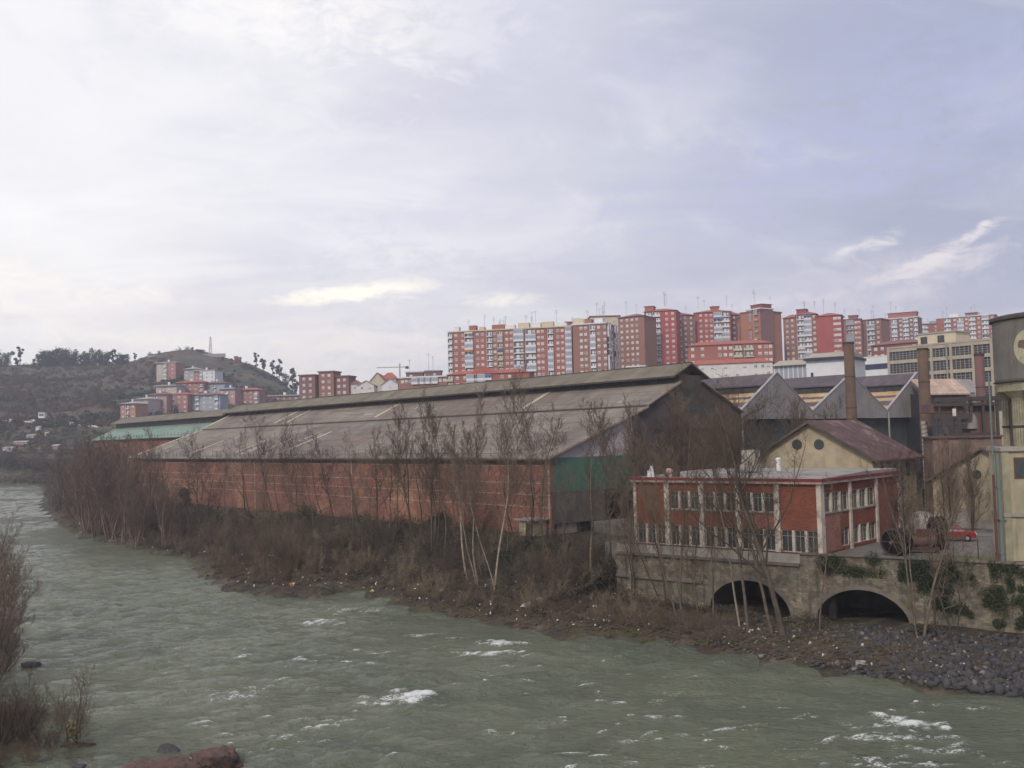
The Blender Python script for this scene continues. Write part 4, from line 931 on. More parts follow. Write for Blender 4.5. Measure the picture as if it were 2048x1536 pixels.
MB().tube((-.6, 0, 1.4), (-.6, 0, 2.3), .1, n=8).box(-.9, -.2, -.3, .3, 1.5, 1.65).build('lever', M['steel'], mc)
p = yardpt(1846, 1086); dm = thing('tank_dome', 'grey domed metal vessel standing behind the red machine', 'vessel', loc=(p[0], p[1], 6.27))
MB().lathe((0, 0, 0), [(1.2, 0), (1.2, 2.0), (1.1, 2.4), (.8, 2.75), (.35, 2.95), (.1, 3.0)], 28).build('shell', M['greyd'], dm, True)
MB().tube((0, 0, 2.9), (0, 0, 3.6), .14, n=10).build('neck', M['steel'], dm)


def car(loc, rot, paint, lab, group=None):
    c = thing('parked_car', lab, 'car', loc=loc, rot=rot, group=group)
    prof = [(-2.0, .35), (-2.05, .62), (-1.95, .85), (-1.15, .95), (-.6, 1.38), (.75, 1.42), (1.45, 1.0), (1.95, .92), (2.0, .6), (1.95, .32)]
    bm_ = MB(); secs = [(-.80, .94), (-.72, 1.0), (.72, 1.0), (.80, .94)]; n0 = len(prof)
    for y, s in secs:
        for x, z in prof: bm_.v.append((x * (s if z < 1 else s * .97), y * (1 if z < 1.05 else .84), z if s == 1 else .32 + (z - .32) * .95))
    for k in range(3):
        for i in range(n0): j = (i + 1) % n0; bm_.f.append((k * n0 + i, k * n0 + j, (k + 1) * n0 + j, (k + 1) * n0 + i)); bm_.m.append(0)
    bm_.f.append(tuple(range(n0))[::-1]); bm_.m.append(0); bm_.f.append(tuple(range(3 * n0, 4 * n0))); bm_.m.append(0)
    bm_.build('body', paint, c)
    for s in (-1, 1):
        g = MB(); y = s * .775; g.poly([(-1.0, y, .97), (1.25, y, .98), (.68, s * .70, 1.34), (-.55, s * .70, 1.31)]); g.build('side_window', M['glass'], c)
        for x in (-1.25, 1.3):
            w_ = MB().tube((x, s * .68, .31), (x, s * .86, .31), .31, n=20).build('wheel', M['tyre'], c); MB().tube((x, s * .85, .31), (x, s * .875, .31), .17, n=12).build('rim', M['greyd'], w_)
    g = MB(); g.poly([(-1.12, -.62, .985), (-1.12, .62, .985), (-.66, .56, 1.35), (-.66, -.56, 1.35)]); g.build('windscreen', M['glass'], c)
    for s in (-.55, .55): MB().box(-2.07, -1.98, s - .16, s + .16, .62, .78).build('headlight', M['wht'], c)
    return c
p = onz(1905, 1081, 6.27); car((p[0], p[1], 6.27), math.radians(160), M['carred'], 'red hatchback parked behind the black drums by the ochre workshop')
for px, lab in ((1957, 'thin dark post standing on the grassy quay edge'),):
    p = onz(px, 1118, 6.3); o = MB().tube((0, 0, 0), (0, 0, 1.7), .045, n=6).build('post', M['steel']); o.location = (p[0], p[1], 6.26); tag(o, lab, 'post')

# ------------------------------------------------------------------ apartment blocks on the rise behind
def win_mesh(kind):
    mb = MB(); w2, h2 = .68, .66
    if kind == 'shut': mb.box(-w2, w2, -.08, .02, -h2, h2, 0); mb.box(-w2 + .12, w2 - .12, -.1, -.07, -h2 + .12, h2 * .9, 2)
    else:
        for a, b, c, d in ((-w2, w2, -h2, -h2 + .16), (-w2, w2, h2 - .14, h2), (-w2, -w2 + .15, -h2, h2), (w2 - .15, w2, -h2, h2), (-.09, .09, -h2, h2)): mb.box(a, b, -.09, .02, c, d, 0)
        mb.box(-w2 + .05, w2 - .05, -.03, .02, -h2 + .05, h2 - .05, 1)
        if kind == 'half': mb.box(-w2 + .12, w2 - .12, -.06, -.03, 0, h2 - .1, 2)
    return mb.mesh('window', [M['wht'], M['aptglass'], M['shut']])
WM = {k: win_mesh(k) for k in ('open', 'half', 'shut')}
def balc_mesh(wd, kind, cm):
    mb = MB(); h = wd / 2
    mb.box(-h, h, -.95, .02, -1.38, -1.2, 0)
    if kind == 'glz':       # glazed-in balcony
        mb.box(-h, h, -.95, -.87, -1.2, -.35, 0); mb.box(-h, h, -.93, -.88, -.35, 1.25, 1)
        for q in range(int(wd / .8) + 1): x = -h + q * wd / int(wd / .8 + 1e-6 if wd > .8 else 1); mb.box(x - .05, x + .05, -.97, -.86, -.35, 1.25, 0)
        mb.box(-h, h, -.95, .02, 1.25, 1.42, 0)
    else:
        mb.box(-h, h, -.95, -.87, -1.2, -.35 if kind == 'solid' else -.9, 0); mb.box(-h, h, -.1, 0, -1.2, 1.3, 2)
        mb.box(-h * .5, h * .1, -.14, -.1, -1.2, .9, 0); mb.box(h * .35, h * .8, -.13, -.1, -.4, .8, 3)
        if kind != 'solid': mb.box(-h, h, -.95, -.9, -.4, -.33, 2)
        mb.box(-h, -h + .12, -.95, 0, -1.2, 1.42, 0)
    return mb.mesh('balcony', [M[cm], M['blueglass'], M['aptglass'], M['shut']])
BM = {}
def getb(wd, kind, cm):
    k = (round(wd, 1), kind, cm)
    if k not in BM: BM[k] = balc_mesh(k[0], kind, cm)
    return BM[k]
AR = random.Random(21); AW = {}
def getaw(wd):
    c = AR.choice(['orange', 'bluep', 'cream', 'pipeg', 'wht']); k = (round(wd, 1), c)
    if k not in AW: AW[k] = MB().prism([(-1.5, .55), (-.97, 1.3), (-.93, 1.3), (-1.46, .5)], -wd / 2 + .1, wd / 2 - .1).mesh('awning', M[c])
    return AW[k]
def antenna_part(par, x, y, z, h, arms=3):
    mb = MB().tube((0, 0, 0), (0, 0, h), .09, .07, n=4)
    for q in range(arms): zz = h - .3 - q * .55; L_ = AR.uniform(.5, 1.1); mb.box(-L_, L_, -.04, .04, zz, zz + .08)
    o = mb.build('antenna', M['grey'], par); o.location = (x, y, z)
def apartments(label, px0, y0p, D0, px1, D1, depth, rows, wall, cols, fh=2.9, side=None, roof='flat', trim='wht', z0=None, clutter=0, ant=0, pent=None, cat='apartment block', group='apartment blocks on the rise', name='apartment_block', top_gap=1.6):
    A = atD(px0, y0p, D0); B = atD(px1, y0p, D1); zt = A[2]; zb = z0 if z0 is not None else gz(A[0], A[1]) - 3
    fr = Fr((A[0], A[1], zb), B - A); Wd = float(np.hypot(*(B - A)[:2])); H = zt - zb; b = thing(name, label, cat, fr, group=group)
    MB().box(0, Wd, 0, depth, 0, H).build('wall', M[wall], b)
    if roof == 'flat': MB().box(-.4, Wd + .4, -.5, depth + .4, H, H + .55).build('roof', M[trim], b)
    else:
        hh = 1.9; m_ = M['btile'] if roof == 'hipb' else M['rtile']; mb = MB(); e = .7; i_ = min(depth, Wd) * .42
        P = [(-e, -e, H), (Wd + e, -e, H), (Wd + e, depth + e, H), (-e, depth + e, H), (i_, i_, H + hh), (Wd - i_, i_, H + hh), (Wd - i_, depth - i_, H + hh), (i_, depth - i_, H + hh)]
        for q in ((0, 1, 5, 4), (1, 2, 6, 5), (2, 3, 7, 6), (3, 0, 4, 7), (4, 5, 6, 7), (3, 2, 1, 0)): mb.poly([P[k] for k in q])
        mb.build('roof', m_, b)
    cnt = 0; over = []
    def place(me, nm, x, y, z, rz=0):
        nonlocal cnt
        cnt += 1
        if cnt > 96: over.append((me, x, y, z, rz)); return
        o = link(nm, me, b, (x, y, z)); o.rotation_euler = (0, 0, rz)
    for sd, cc in ((0, cols), (1, side or [])):
        span = Wd if sd == 0 else depth
        for c in cc:
            u_ = c[0] * span; kd = c[1]
            for r in range(rows):
                z = H - top_gap - r * fh
                if kd == 'w':
                    me = WM[AR.choice(['open', 'half', 'shut', 'shut', 'half'])]; 
                    if sd == 0: place(me, 'window', u_, 0, z)
                    else: place(me, 'window', Wd, u_, z, math.pi / 2)
                else:
                    wd = c[2]; cm = c[3] if len(c) > 3 else 'wht'
                    kk = AR.choice(['glz', 'open', 'solid']) if kd == 'b' else {'g': 'glz', 'o': 'open', 's': 'solid'}[kd]
                    me = getb(wd, kk, cm)
                    if AR.random() < .13 and cnt < 90: place(getaw(wd), 'awning', u_ if sd == 0 else Wd, 0 if sd == 0 else u_, z, 0 if sd == 0 else math.pi / 2)
                    if sd == 0: place(me, 'balcony', u_, 0, z)
                    else: place(me, 'balcony', Wd, u_, z, math.pi / 2)
    if over:
        V, Fc, mi, mats = [], [], [], []
        for me, x, y, z, rz in over:
            n0 = len(V); mm = Matrix.Translation((x, y, z)) @ Matrix.Rotation(rz, 4, 'Z'); V += [tuple(mm @ v.co) for v in me.vertices]
            for p in me.polygons:
                ma = me.materials[p.material_index]
                if ma not in mats: mats.append(ma)
                Fc.append(tuple(n0 + k for k in p.vertices)); mi.append(mats.index(ma))
        mb = MB(); mb.v, mb.f, mb.m = V, Fc, mi; o = mb.build('windows', mats, b); o['kind'] = 'stuff'
    rz_ = H + (.55 if roof == 'flat' else 1.6)
    for q in range(clutter):
        x = Wd * (q + AR.uniform(.2, .8)) / clutter; s = AR.uniform(1.2, 3.2); MB().box(x - s, x + s, 2.5, 6, H + .5, H + .5 + AR.uniform(1.2, 2.8)).build('roof_box', M[AR.choice(['wht', 'wht', 'cream', 'grey', wall])], b)
    if pent:
        a_, c_, hh, mm = pent; MB().box(a_ * Wd, c_ * Wd, 2, min(depth, 9), H + .3, H + .3 + hh).build('roof_house', M[mm], b); MB().box(a_ * Wd - .4, c_ * Wd + .4, 1.6, min(depth, 9) + .4, H + .3 + hh, H + .6 + hh).build('roof_house_cap', M['btile' if mm != 'wht' else 'grey'], b)
        rz_ = H + .6 + hh
    for q in range(ant):
        x = Wd * AR.uniform(.08, .92); onp = pent and pent[0] * Wd < x < pent[1] * Wd
        antenna_part(b, x, 4, rz_ if (onp or roof != 'flat') else H + .5, AR.uniform(3.5, 8.5), AR.randint(2, 4))
    return b, fr, Wd, H


fx = lambda a, lo, hi: (a - lo) / (hi - lo)
apartments('longest red brick apartment slab with rows of balconies above the warehouse roof ridge', 897, 665.5, 482, 1142, 468, 14, 8, 'ap1',
           [(fx(903, 897, 1142) - .01, 's', 2.2)] + [(fx(p, 897, 1142), 'w') for p in (912, 926)] + [(fx(939, 897, 1142), 'b', 4.2)] + [(fx(p, 897, 1142), 'w') for p in (956, 966)] +
           [(fx(981, 897, 1142), 'o', 2.8), (fx(991, 897, 1142), 'w'), (fx(1002, 897, 1142), 'b', 2.6, 'cream')] + [(fx(p, 897, 1142), 'w') for p in (1015, 1024)] + [(fx(1039, 897, 1142), 'b', 5.0), (fx(1063, 897, 1142), 'b', 5.0)] +
           [(fx(p, 897, 1142), 'w') for p in (1078, 1086)] + [(fx(1102, 897, 1142), 'b', 2.7)] + [(fx(p, 897, 1142), 'w') for p in (1116, 1125)] + [(fx(1137, 897, 1142), 'g', 3.0)], clutter=9, ant=12, trim='cream', z0=36)
apartments('red apartment corner block with broad white cornice right of the longest slab', 1145, 651, 462, 1212, 456, 20, 8, 'ap3',
           [(fx(p, 1145, 1212), 'w') for p in (1162, 1171)] + [(fx(1186, 1145, 1212), 'b', 2.6)] + [(fx(p, 1145, 1212), 'w') for p in (1197,)] + [(.96, 'w')],
           side=[(.12, 'b', 1.6), (.3, 'b', 2.4), (.5, 'w'), (.7, 'b', 2.4), (.88, 'b', 2.0)], clutter=3, ant=3, z0=36)
apartments('yellow topped set back block peeping over the white cornice block', 1180, 634, 520, 1240, 520, 14, 2, 'cream', [(.2, 'w'), (.5, 'w'), (.8, 'w')], ant=4, z0=40, trim='btile', top_gap=2.2)
apartments('brown red block with paired cream shuttered windows left of the tall balcony stack', 1236, 636, 505, 1288, 497, 14, 9, 'ap3', [(fx(p, 1236, 1288), 'w') for p in (1243, 1254, 1264)] + [(.72, 'w')], side=None, roof='hipb', ant=2, z0=40)
apartments('red tower with double balcony stack and plain crimson window wall', 1288, 624, 522, 1352, 517, 15, 10, 'ap6', [(fx(1296, 1288, 1352), 'b', 4.0), (fx(1313, 1288, 1352), 'b', 4.0), (fx(1333, 1288, 1352), 'w'), (fx(1345, 1288, 1352), 'w')], roof='hip', pent=(.0, .28, 2.6, 'ap1'), ant=3, z0=40)
apartments('narrow brown red block with a left balcony strip between two red towers', 1352, 629, 535, 1389, 540, 13, 10, 'ap3', [(.12, 'b', 2.4), (.48, 'w'), (.8, 'w')], roof='hip', ant=1, z0=40)
apartments('bright red tower with wide white balcony stack, centre of the skyline', 1389, 626, 545, 1461, 541, 16, 9, 'ap2', [(fx(p, 1389, 1461), 'w') for p in (1401, 1412, 1422)] + [(fx(1435, 1389, 1461), 'b', 4.4), (fx(1451, 1389, 1461), 'b', 4.0)], roof='hip', pent=(.45, .68, 2.8, 'ap1'), ant=3, z0=40)
apartments('dark crimson block with few windows just right of the bright red tower', 1461, 629, 548, 1487, 552, 12, 9, 'ap5', [(.25, 'w'), (.75, 'w')], roof='hip', z0=40, ant=1)
apartments('thin orange brown block with small balconies left of the blank orange tower', 1484, 632, 530, 1504, 530, 12, 9, 'ap4', [(.3, 'w'), (.7, 'o', 1.6)], z0=40, trim='grey')
apartments('blank orange brown tower with grey balcony corner on the skyline', 1493, 622, 505, 1520, 497, 9, 9, 'ap7', [(.3, 'b', 2.4, 'grey'), (.74, 'b', 2.6, 'grey')], side=None, pent=(.1, .9, 2.2, 'ap5'), ant=3, z0=38)
apartments('plain orange brown end wall tower with one window column', 1520, 622, 497, 1562, 508, 12, 9, 'ap4', [(.45, 'w')], trim='btile', z0=38, ant=1)
apartments('lower long red block with hip roof and two cream balcony stacks', 1375, 692, 435, 1545, 428, 12, 4, 'ap1', [(fx(p, 1375, 1545), 'w') for p in (1385, 1405, 1440, 1451, 1462, 1520, 1532, 1541)] + [(fx(1476, 1375, 1545), 's', 3.8, 'cream'), (fx(1498, 1375, 1545), 'b', 4.0, 'cream')], roof='hip', z0=36, ant=1)
apartments('low white walled row under the red block, beside the ridge end', 1375, 730, 400, 1545, 392, 10, 2, 'whited', [(fx(p, 1375, 1545), 'w') for p in (1405, 1425, 1440, 1452, 1475, 1490, 1512, 1526, 1537)] + [(fx(1388, 1375, 1545), 'o', 3.5)], roof='hip', z0=20, cat='row of houses', name='terraced_houses')
apartments('red block with small pale windows left of the wide balcony stack', 1566, 637, 530, 1592, 525, 12, 8, 'ap3', [(.3, 'w'), (.7, 'w')], roof='hip', z0=40)
apartments('red block with wide grey white balcony stack behind the rusty chimney', 1592, 630, 525, 1632, 521, 13, 9, 'ap1', [(.22, 'b', 3.8), (.58, 'b', 3.8), (.9, 'w')], roof='hip', pent=(.0, .5, 2.6, 'ap5'), ant=3, z0=40)
apartments('red block with a large windowless crimson wall behind the first chimney', 1632, 633, 520, 1682, 515, 13, 8, 'ap6', [(.74, 'w'), (.84, 'w'), (.93, 'w')], roof='hip', ant=2, z0=40)
apartments('slim dark red block seen just right of the first chimney top', 1683, 641, 560, 1722, 556, 12, 8, 'ap1', [(.42, 'b', 4.2, 'grey'), (.72, 'w'), (.88, 'w')], pent=(.35, .8, 2.2, 'ap7'), ant=2, z0=40, trim='btile')
apartments('brown block with a blue vertical strip and white balconies', 1722, 642, 570, 1762, 562, 12, 8, 'ap3', [(.5, 'b', 4.6), (.84, 'w')], ant=2, z0=40, trim='btile')
apartments('broad distant block with stepped roof and long banded balconies', 1760, 640, 640, 1836, 628, 14, 6, 'ap7', [(.1, 's', 3.6), (.24, 'w'), (.38, 'b', 3.4), (.54, 'w'), (.68, 's', 3.6), (.82, 'w'), (.94, 's', 2.4)], pent=(.2, .95, 3.4, 'ap1'), ant=3, z0=44)
apartments('dull brown red low block in front of the stepped distant block', 1742, 692, 420, 1838, 405, 12, 2, 'ap5', [(.1, 'w'), (.24, 'w'), (.9, 'w')], roof='hipb', z0=34)
apartments('small far grey roofed block between the stepped block and banded block', 1836, 662, 700, 1874, 700, 12, 3, 'ap3', [(.2, 'w'), (.4, 'w'), (.6, 'w'), (.8, 'w')], z0=46, trim='grey', ant=1)
apartments('far right red block with long white balcony bands left of the tank', 1872, 638, 640, 1990, 622, 14, 6, 'ap1', [(.2, 's', 4), (.32, 'w'), (.42, 'b', 4), (.52, 'w'), (.62, 's', 4), (.73, 'w'), (.84, 'b', 4), (.95, 'w')], ant=4, z0=44, pent=(.5, .7, 2.0, 'ap7'), clutter=2)
o_, fr_, W__, H__ = apartments('small low block with orange tiled roof right below the longest slab', 895, 750, 440, 1058, 432, 12, 2, 'ap1', [(fx(p, 895, 1058), 'w') for p in (915, 930, 1005, 1020)] + [(fx(900, 895, 1058), 's', 3, 'cream'), (fx(945, 895, 1058), 'g', 5), (fx(960, 895, 1058), 'g', 5), (fx(978, 895, 1058), 's', 3, 'wht')], roof='hip', z0=22)
MB().prism([(W__ * .28, H__ + .4), (W__ * .62, H__ + .4), (W__ * .45, H__ + 3.2)], .5, 8, ax='y').build('roof_gable', M['rtile'], o_)
apartments('small grey topped block with white bands under the brown red block', 1254, 735, 420, 1290, 417, 10, 1, 'ap1', [(.3, 'w'), (.7, 'w')], z0=25, top_gap=2)
for a in (('far dull block filling the skyline behind the blue striped block', 1640, 650, 720, 1780, 716, 12, 3, 'ap3', [(.1, 'w'), (.3, 'w'), (.5, 's', 5), (.7, 'w'), (.9, 'w')]), ('far brown block behind the gap left of the blank orange tower', 1440, 641, 640, 1530, 640, 12, 4, 'ap5', [(.2, 'w'), (.5, 'w'), (.8, 'w')]),
          ('far pale topped block behind the yellow topped block', 1130, 645, 640, 1250, 640, 12, 3, 'ap3', [(.2, 'w'), (.5, 'w'), (.8, 'w')]), ('far red block left of the far right banded block', 1800, 650, 690, 1880, 690, 12, 3, 'ap1', [(.3, 'w'), (.6, 's', 5), (.9, 'w')])):
    apartments(*a, z0=42, trim='btile', ant=2, clutter=3)
# church-like brown tower group and small houses left of it
for k, (a, b_, yt, lab) in enumerate(((598, 630, 752, 'left brown brick tower of the three tower group'), (637, 667, 745, 'tallest middle brown brick tower of the three tower group'), (669, 697, 754, 'right dark grey brown tower of the three tower group'))):
    bb, ff, ww, hh = apartments(lab, a, yt, 470, b_, 468, 8, 4, ['ap7', 'ap3', 'ap7'][k], [(.3, 'w'), (.7, 'w')], z0=26, trim='ap7', group='three brown brick towers')
apartments('brown link block between the left and middle towers', 628, 757, 476, 640, 476, 7, 3, 'ap7', [(.35, 'w')], z0=26, trim='ap7', group=None)
apartments('pale narrow house just right of the three brown towers', 698, 768, 470, 722, 470, 8, 1, 'whited', [(.5, 'w')], z0=22, roof='hipb', group='small pale houses above the ridge', cat='house', name='house')


def gable_house(label, px0, px1, ye, yp, D, wall, roofm, depth=12, group='small pale houses above the ridge', z0=None, wins=2, face='gable'):
    A = atD(px0, ye, D); B = atD(px1, ye, D); zb = z0 if z0 is not None else gz(A[0], A[1]) - 2; fr = Fr((A[0], A[1], zb), B - A); Wd = float(np.hypot(*(B - A)[:2])); H = A[2] - zb
    hp = (ye - yp) / F_PX * D; b = thing('house', label, 'house', fr, group=group)
    if face == 'gable':
        MB().prism([(0, 0), (Wd, 0), (Wd, H), (Wd / 2, H + hp), (0, H)], 0, depth, ax='y').build('wall', M[wall], b)
        MB().prism(slab([(-.5, H - .2), (Wd / 2, H + hp + .25)], .25), -.5, depth, ax='y').prism(slab([(Wd / 2, H + hp + .25), (Wd + .5, H - .2)], .25), -.5, depth, ax='y').build('roof', M[roofm], b)
    else:
        MB().box(0, Wd, 0, depth, 0, H).build('wall', M[wall], b); i_ = min(Wd, depth) * .35; e = .6
        mb = MB(); P = [(-e, -e, H), (Wd + e, -e, H), (Wd + e, depth + e, H), (-e, depth + e, H), (i_, depth / 2, H + hp), (Wd - i_, depth / 2, H + hp)]
        for q in ((0, 1, 5, 4), (1, 2, 5), (2, 3, 4, 5), (3, 0, 4), (3, 2, 1, 0)): mb.poly([P[k] for k in q])
        mb.build('roof', M[roofm], b)
    rows = max(1, int((min(H, 14) - 1) / 3))
    for r in range(rows):
        for q in range(wins): o = link('window', WM[AR.choice(['open', 'half', 'shut'])], b, (Wd * (q + .5) / wins, 0, H - 1.5 - 3 * r))
    return b
gable_house('pale grey gabled house right of the brown towers', 716, 748, 770, 762, 460, 'whited', 'grey', z0=24)
gable_house('cream gabled house with red roof on its right, under the crane', 739, 770, 764, 746, 500, 'cream', 'rtile', z0=26, depth=30)
gable_house('white gabled house with black windows left of the low white row', 764, 796, 768, 758, 455, 'white', 'grey', z0=24, wins=1)
gable_house('red roofed house with dormer knobs behind the cream gable', 762, 792, 758, 744, 512, 'cream', 'rtile', z0=28, face='hip', wins=1)
apartments('long low row with white eave band and bluish windows left of the longest slab', 797, 757, 450, 896, 444, 10, 1, 'ap3', [(.08, 'w'), (.16, 'w'), (.24, 'w')] + [(x, 'g', 4) for x in (.36, .48, .6, .72)] + [(.84, 'w'), (.93, 'w')], z0=22, group=None, cat='row of houses', name='terraced_houses')
apartments('grey roof structure left on the long low row', 812, 746, 470, 846, 470, 8, 1, 'ap7', [(.3, 'w')], z0=26, trim='grey', group=None, ant=1)
apartments('grey roof structure right on the long low row', 850, 743, 470, 882, 470, 8, 1, 'ap7', [(.6, 'w')], z0=26, trim='grey', group=None, ant=2)
p = atD(800, 758, 560); cr = thing('tower_crane', 'thin distant tower crane above the small pale houses', 'crane', loc=(p[0], p[1], 30)); h_ = atD(800, 735, 560)[2] - 30
mb = MB().box(-.35, .35, -.35, .35, 0, h_ + 2.2); mb.build('mast', M['grey'], cr)
MB().box(-13, 5, -.2, .2, h_, h_ + .45).build('jib', M['grey'], cr); MB().box(3.2, 5, -.5, .5, h_ - .8, h_ + .6).build('counterweight', M['steel'], cr)

# hillside town, left
def town(label, px0, px1, yt, yb, wall, side=None, sidew=0, roof='hip', rows=4, nw=3, wt='rtile', Dh=None, hp=5, depth=12):
    q = hit((px0 + px1) / 2, yb, 500); D = q[1]; A = atD(px0, yt, D); B = atD(px1, yt, D - 3); zb = q[2] - 4
    fr = Fr((A[0], A[1], zb), B - A); Wd = float(np.hypot(*(B - A)[:2])); H = A[2] - zb; b = thing('house', label, 'apartment house', fr, group='houses stepping up the left hillside')
    if side: MB().box(0, Wd * sidew, 0, depth, 0, H).build('side_wing', M[side], b); MB().box(Wd * sidew, Wd, -1.2, depth, 0, H).build('wall', M[wall], b)
    else: MB().box(0, Wd, 0, depth, 0, H).build('wall', M[wall], b)
    if roof == 'hip':
        mb = MB(); e = .8; i_ = min(Wd, depth) * .35; hh = hp / F_PX * D; P = [(-e, -e - 1, H), (Wd + e, -e - 1, H), (Wd + e, depth + e, H), (-e, depth + e, H), (i_, depth / 2, H + hh), (Wd - i_, depth / 2, H + hh)]
        for qq in ((0, 1, 5, 4), (1, 2, 5), (2, 3, 4, 5), (3, 0, 4), (3, 2, 1, 0)): mb.poly([P[k] for k in qq])
        mb.build('roof', M[wt], b)
    else: MB().box(-.5, Wd + .5, -1.6, depth + .5, H, H + .8).build('roof', M['grey'], b)
    for r in range(rows):
        for c in range(nw):
            u_ = (c + .5) / nw; yy = -1.2 if side and u_ > sidew else 0
            if c % 3 == 1 and nw > 2: link('balcony', getb(2.4, AR.choice(['open', 'solid', 'glz']), 'wht'), b, (Wd * u_, yy, H - 2.0 - r * 3.1))
            else: link('window', WM[AR.choice(['open', 'half', 'shut'])], b, (Wd * u_, yy, H - 1.8 - r * 3.1))
    MB().box(Wd * .4, Wd * .48, depth * .4, depth * .5, H, H + 3).build('chimney', M['wht'], b)
for a in (('tall red and pale tower house, highest left in the hillside town', 313, 353, 727, 764, 'townred', 'towncream', .45, 'flat', 4, 3),
          ('grey house with dark roof behind the white block on the hillside', 368, 389, 739, 766, 'grey', None, 0, 'hip', 3, 2, 'grey'),
          ('white block with red strip and balconies on the hillside', 388, 431, 743, 772, 'white', 'townred', .3, 'flat', 3, 4),
          ('red brick house with hip roof in the middle of the hillside town', 352, 408, 766, 791, 'townred', None, 0, 'hip', 3, 5),
          ('pale blue house with dark hip roof upper right in the hillside town', 410, 449, 767, 789, 'paleblue', None, 0, 'hip', 3, 3, 'btile'),
          ('long low cream house under the tall red tower house', 312, 353, 773, 794, 'towncream', None, 0, 'flat', 2, 4),
          ('pink cream house with recessed balconies lower left of the town', 295, 333, 790, 824, 'pinkr', None, 0, 'hip', 4, 3, 'btile'),
          ('brick and pale house left of the long blue house', 332, 377, 790, 822, 'townred', 'pinkr', .4, 'hip', 4, 4),
          ('long pale blue house lowest in the hillside town', 376, 440, 791, 822, 'paleblue', None, 0, 'hip', 3, 5, 'btile'),
          ('pink house between the blue house and the right brick house', 439, 470, 779, 806, 'pinkr', None, 0, 'flat', 3, 3),
          ('rightmost brick house with hip roof in the hillside town', 462, 518, 781, 806, 'townred', None, 0, 'hip', 3, 5),
          ('cream house second from the left edge of the town', 271, 296, 799, 832, 'towncream', None, 0, 'hip', 4, 2, 'grey'),
          ('orange brick house at the left edge of the town', 241, 271, 808, 842, 'townor', None, 0, 'hip', 4, 3, 'grey'),
          ('long low dark red building at the foot of the hill, left of the towers', 538, 598, 793, 806, 'ap3', None, 0, 'flat', 1, 5)): town(*a)
p = hit(421, 706, 700); p = atD(421, 704, 930); zb = gz(p[0], p[1]); o = thing('lattice_mast', 'pale lattice mast standing on the hill summit', 'mast', loc=(p[0], p[1], zb - 1)); h_ = atD(421, 671, 930)[2] - zb
mb = MB()
for sx_, sy_ in ((-1, -1), (1, -1), (1, 1), (-1, 1)): mb.tube((sx_ * 1.3, sy_ * 1.3, 0), (sx_ * .35, sy_ * .35, h_), .2, n=4)
for k in range(7):
    z0_, z1_ = h_ * k / 7, h_ * (k + 1) / 7; r0_, r1_ = 1.3 - .95 * k / 7, 1.3 - .95 * (k + 1) / 7
    for s in (-1, 1): mb.tube((-r0_ * s, -r0_, z0_), (r1_ * s, -r1_, z1_), .12, n=4); mb.tube((-r0_, -r0_ * s, z0_), (-r1_, r1_ * s, z1_), .12, n=4)
mb.build('lattice', M['whited'], o); MB().tube((0, 0, h_ * .55), (0, -.9, h_ * .55), .8, n=12).build('dish', M['whited'], o)
# small ruin on the summit
p = atD(295, 706, 925); zb = gz(p[0], p[1]) - 1; o = MB().box(-2, 70, 0, 1.5, 0, 3.2).build('summit_wall', M['conc']); o.location = (p[0] + 2, p[1], zb + .5); tag(o, 'long low retaining wall along the hill summit', 'wall')
for px, py, lab in ((472, 722, 'left one of two small stone stumps on the right hill shoulder'), (479, 719, 'right taller stone stump on the right hill shoulder')):
    p = atD(px, py, 935); zb = gz(p[0], p[1]); o = MB().box(-1.4, 1.4, -1.4, 1.4, 0, 6).box(-1.7, 1.7, -1.7, 1.7, 6, 6.8).build('stone_stump', M['btile']); o.location = (p[0], p[1], zb - 1); tag(o, lab, 'ruin')

# road along the foot of the left hill with its wall, cars and a sign
def road_pt(px, py=None): y_ = np.interp(px, [-40, 0, 100, 200], [841, 843, 848, 855]); return hit(px, y_, 495)
rp = [road_pt(x) for x in range(-40, 215, 15)]
rz = [max(q[2], 26) for q in rp]; mb = MB(); g = MB()
for a, b_ in zip(rp[:-1], rp[1:]):
    mb.poly([(a[0], a[1] - .5, a[2] + .5), (b_[0], b_[1] - .5, b_[2] + .5), (b_[0], b_[1] + 8, b_[2] + .6), (a[0], a[1] + 8, a[2] + .6)]); g.poly([(a[0], a[1] - .6, a[2] - 1.2), (b_[0], b_[1] - .6, b_[2] - 1.2), (b_[0], b_[1] - .6, b_[2] + 1.0), (a[0], a[1] - .6, a[2] + 1.0)]); g.poly([(a[0], a[1] - .6, a[2] + 1.), (b_[0], b_[1] - .6, b_[2] + 1.), (b_[0], b_[1] - .3, b_[2] + 1.), (a[0], a[1] - .3, a[2] + 1.)])
tag(mb.build('road', M['yard']), kind='structure'); tag(g.build('road_wall', M['whited']), 'long low pale wall along the hillside road at left', 'wall')
for px, pt_, lab in ((20, 'carwhite', 'white car leftmost on the hillside road'), (62, 'carwhite', 'white car between the leftmost car and the pair by the bend on the hillside road'), (110, 'carwhite', 'white car left of the rightmost car on the hillside road'), (137, 'carwhite', 'rightmost white car on the hillside road')):
    q = road_pt(px); car((q[0], q[1] + 2.0, q[2] + .62), .12, M[pt_], lab, 'cars on the hillside road')
q = road_pt(71); o = thing('roadside_cabin', 'small white cabin on posts above the hillside road', 'cabin', loc=(q[0], q[1] + 9, q[2]))
MB().box(-1.9, 1.9, -1.5, 1.5, 3.0, 6.3).build('wall', M['white'], o); MB().box(-2.2, 2.2, -1.8, 1.8, 6.3, 6.7).build('roof', M['grey'], o); MB().box(-1.4, 1.4, -1.56, -1.48, 4.2, 5.6).build('window', M['aptglass'], o)
for s in (-1.5, 1.5): MB().box(s - .2, s + .2, -.2, .2, -1, 3).build('post', M['grey'], o)
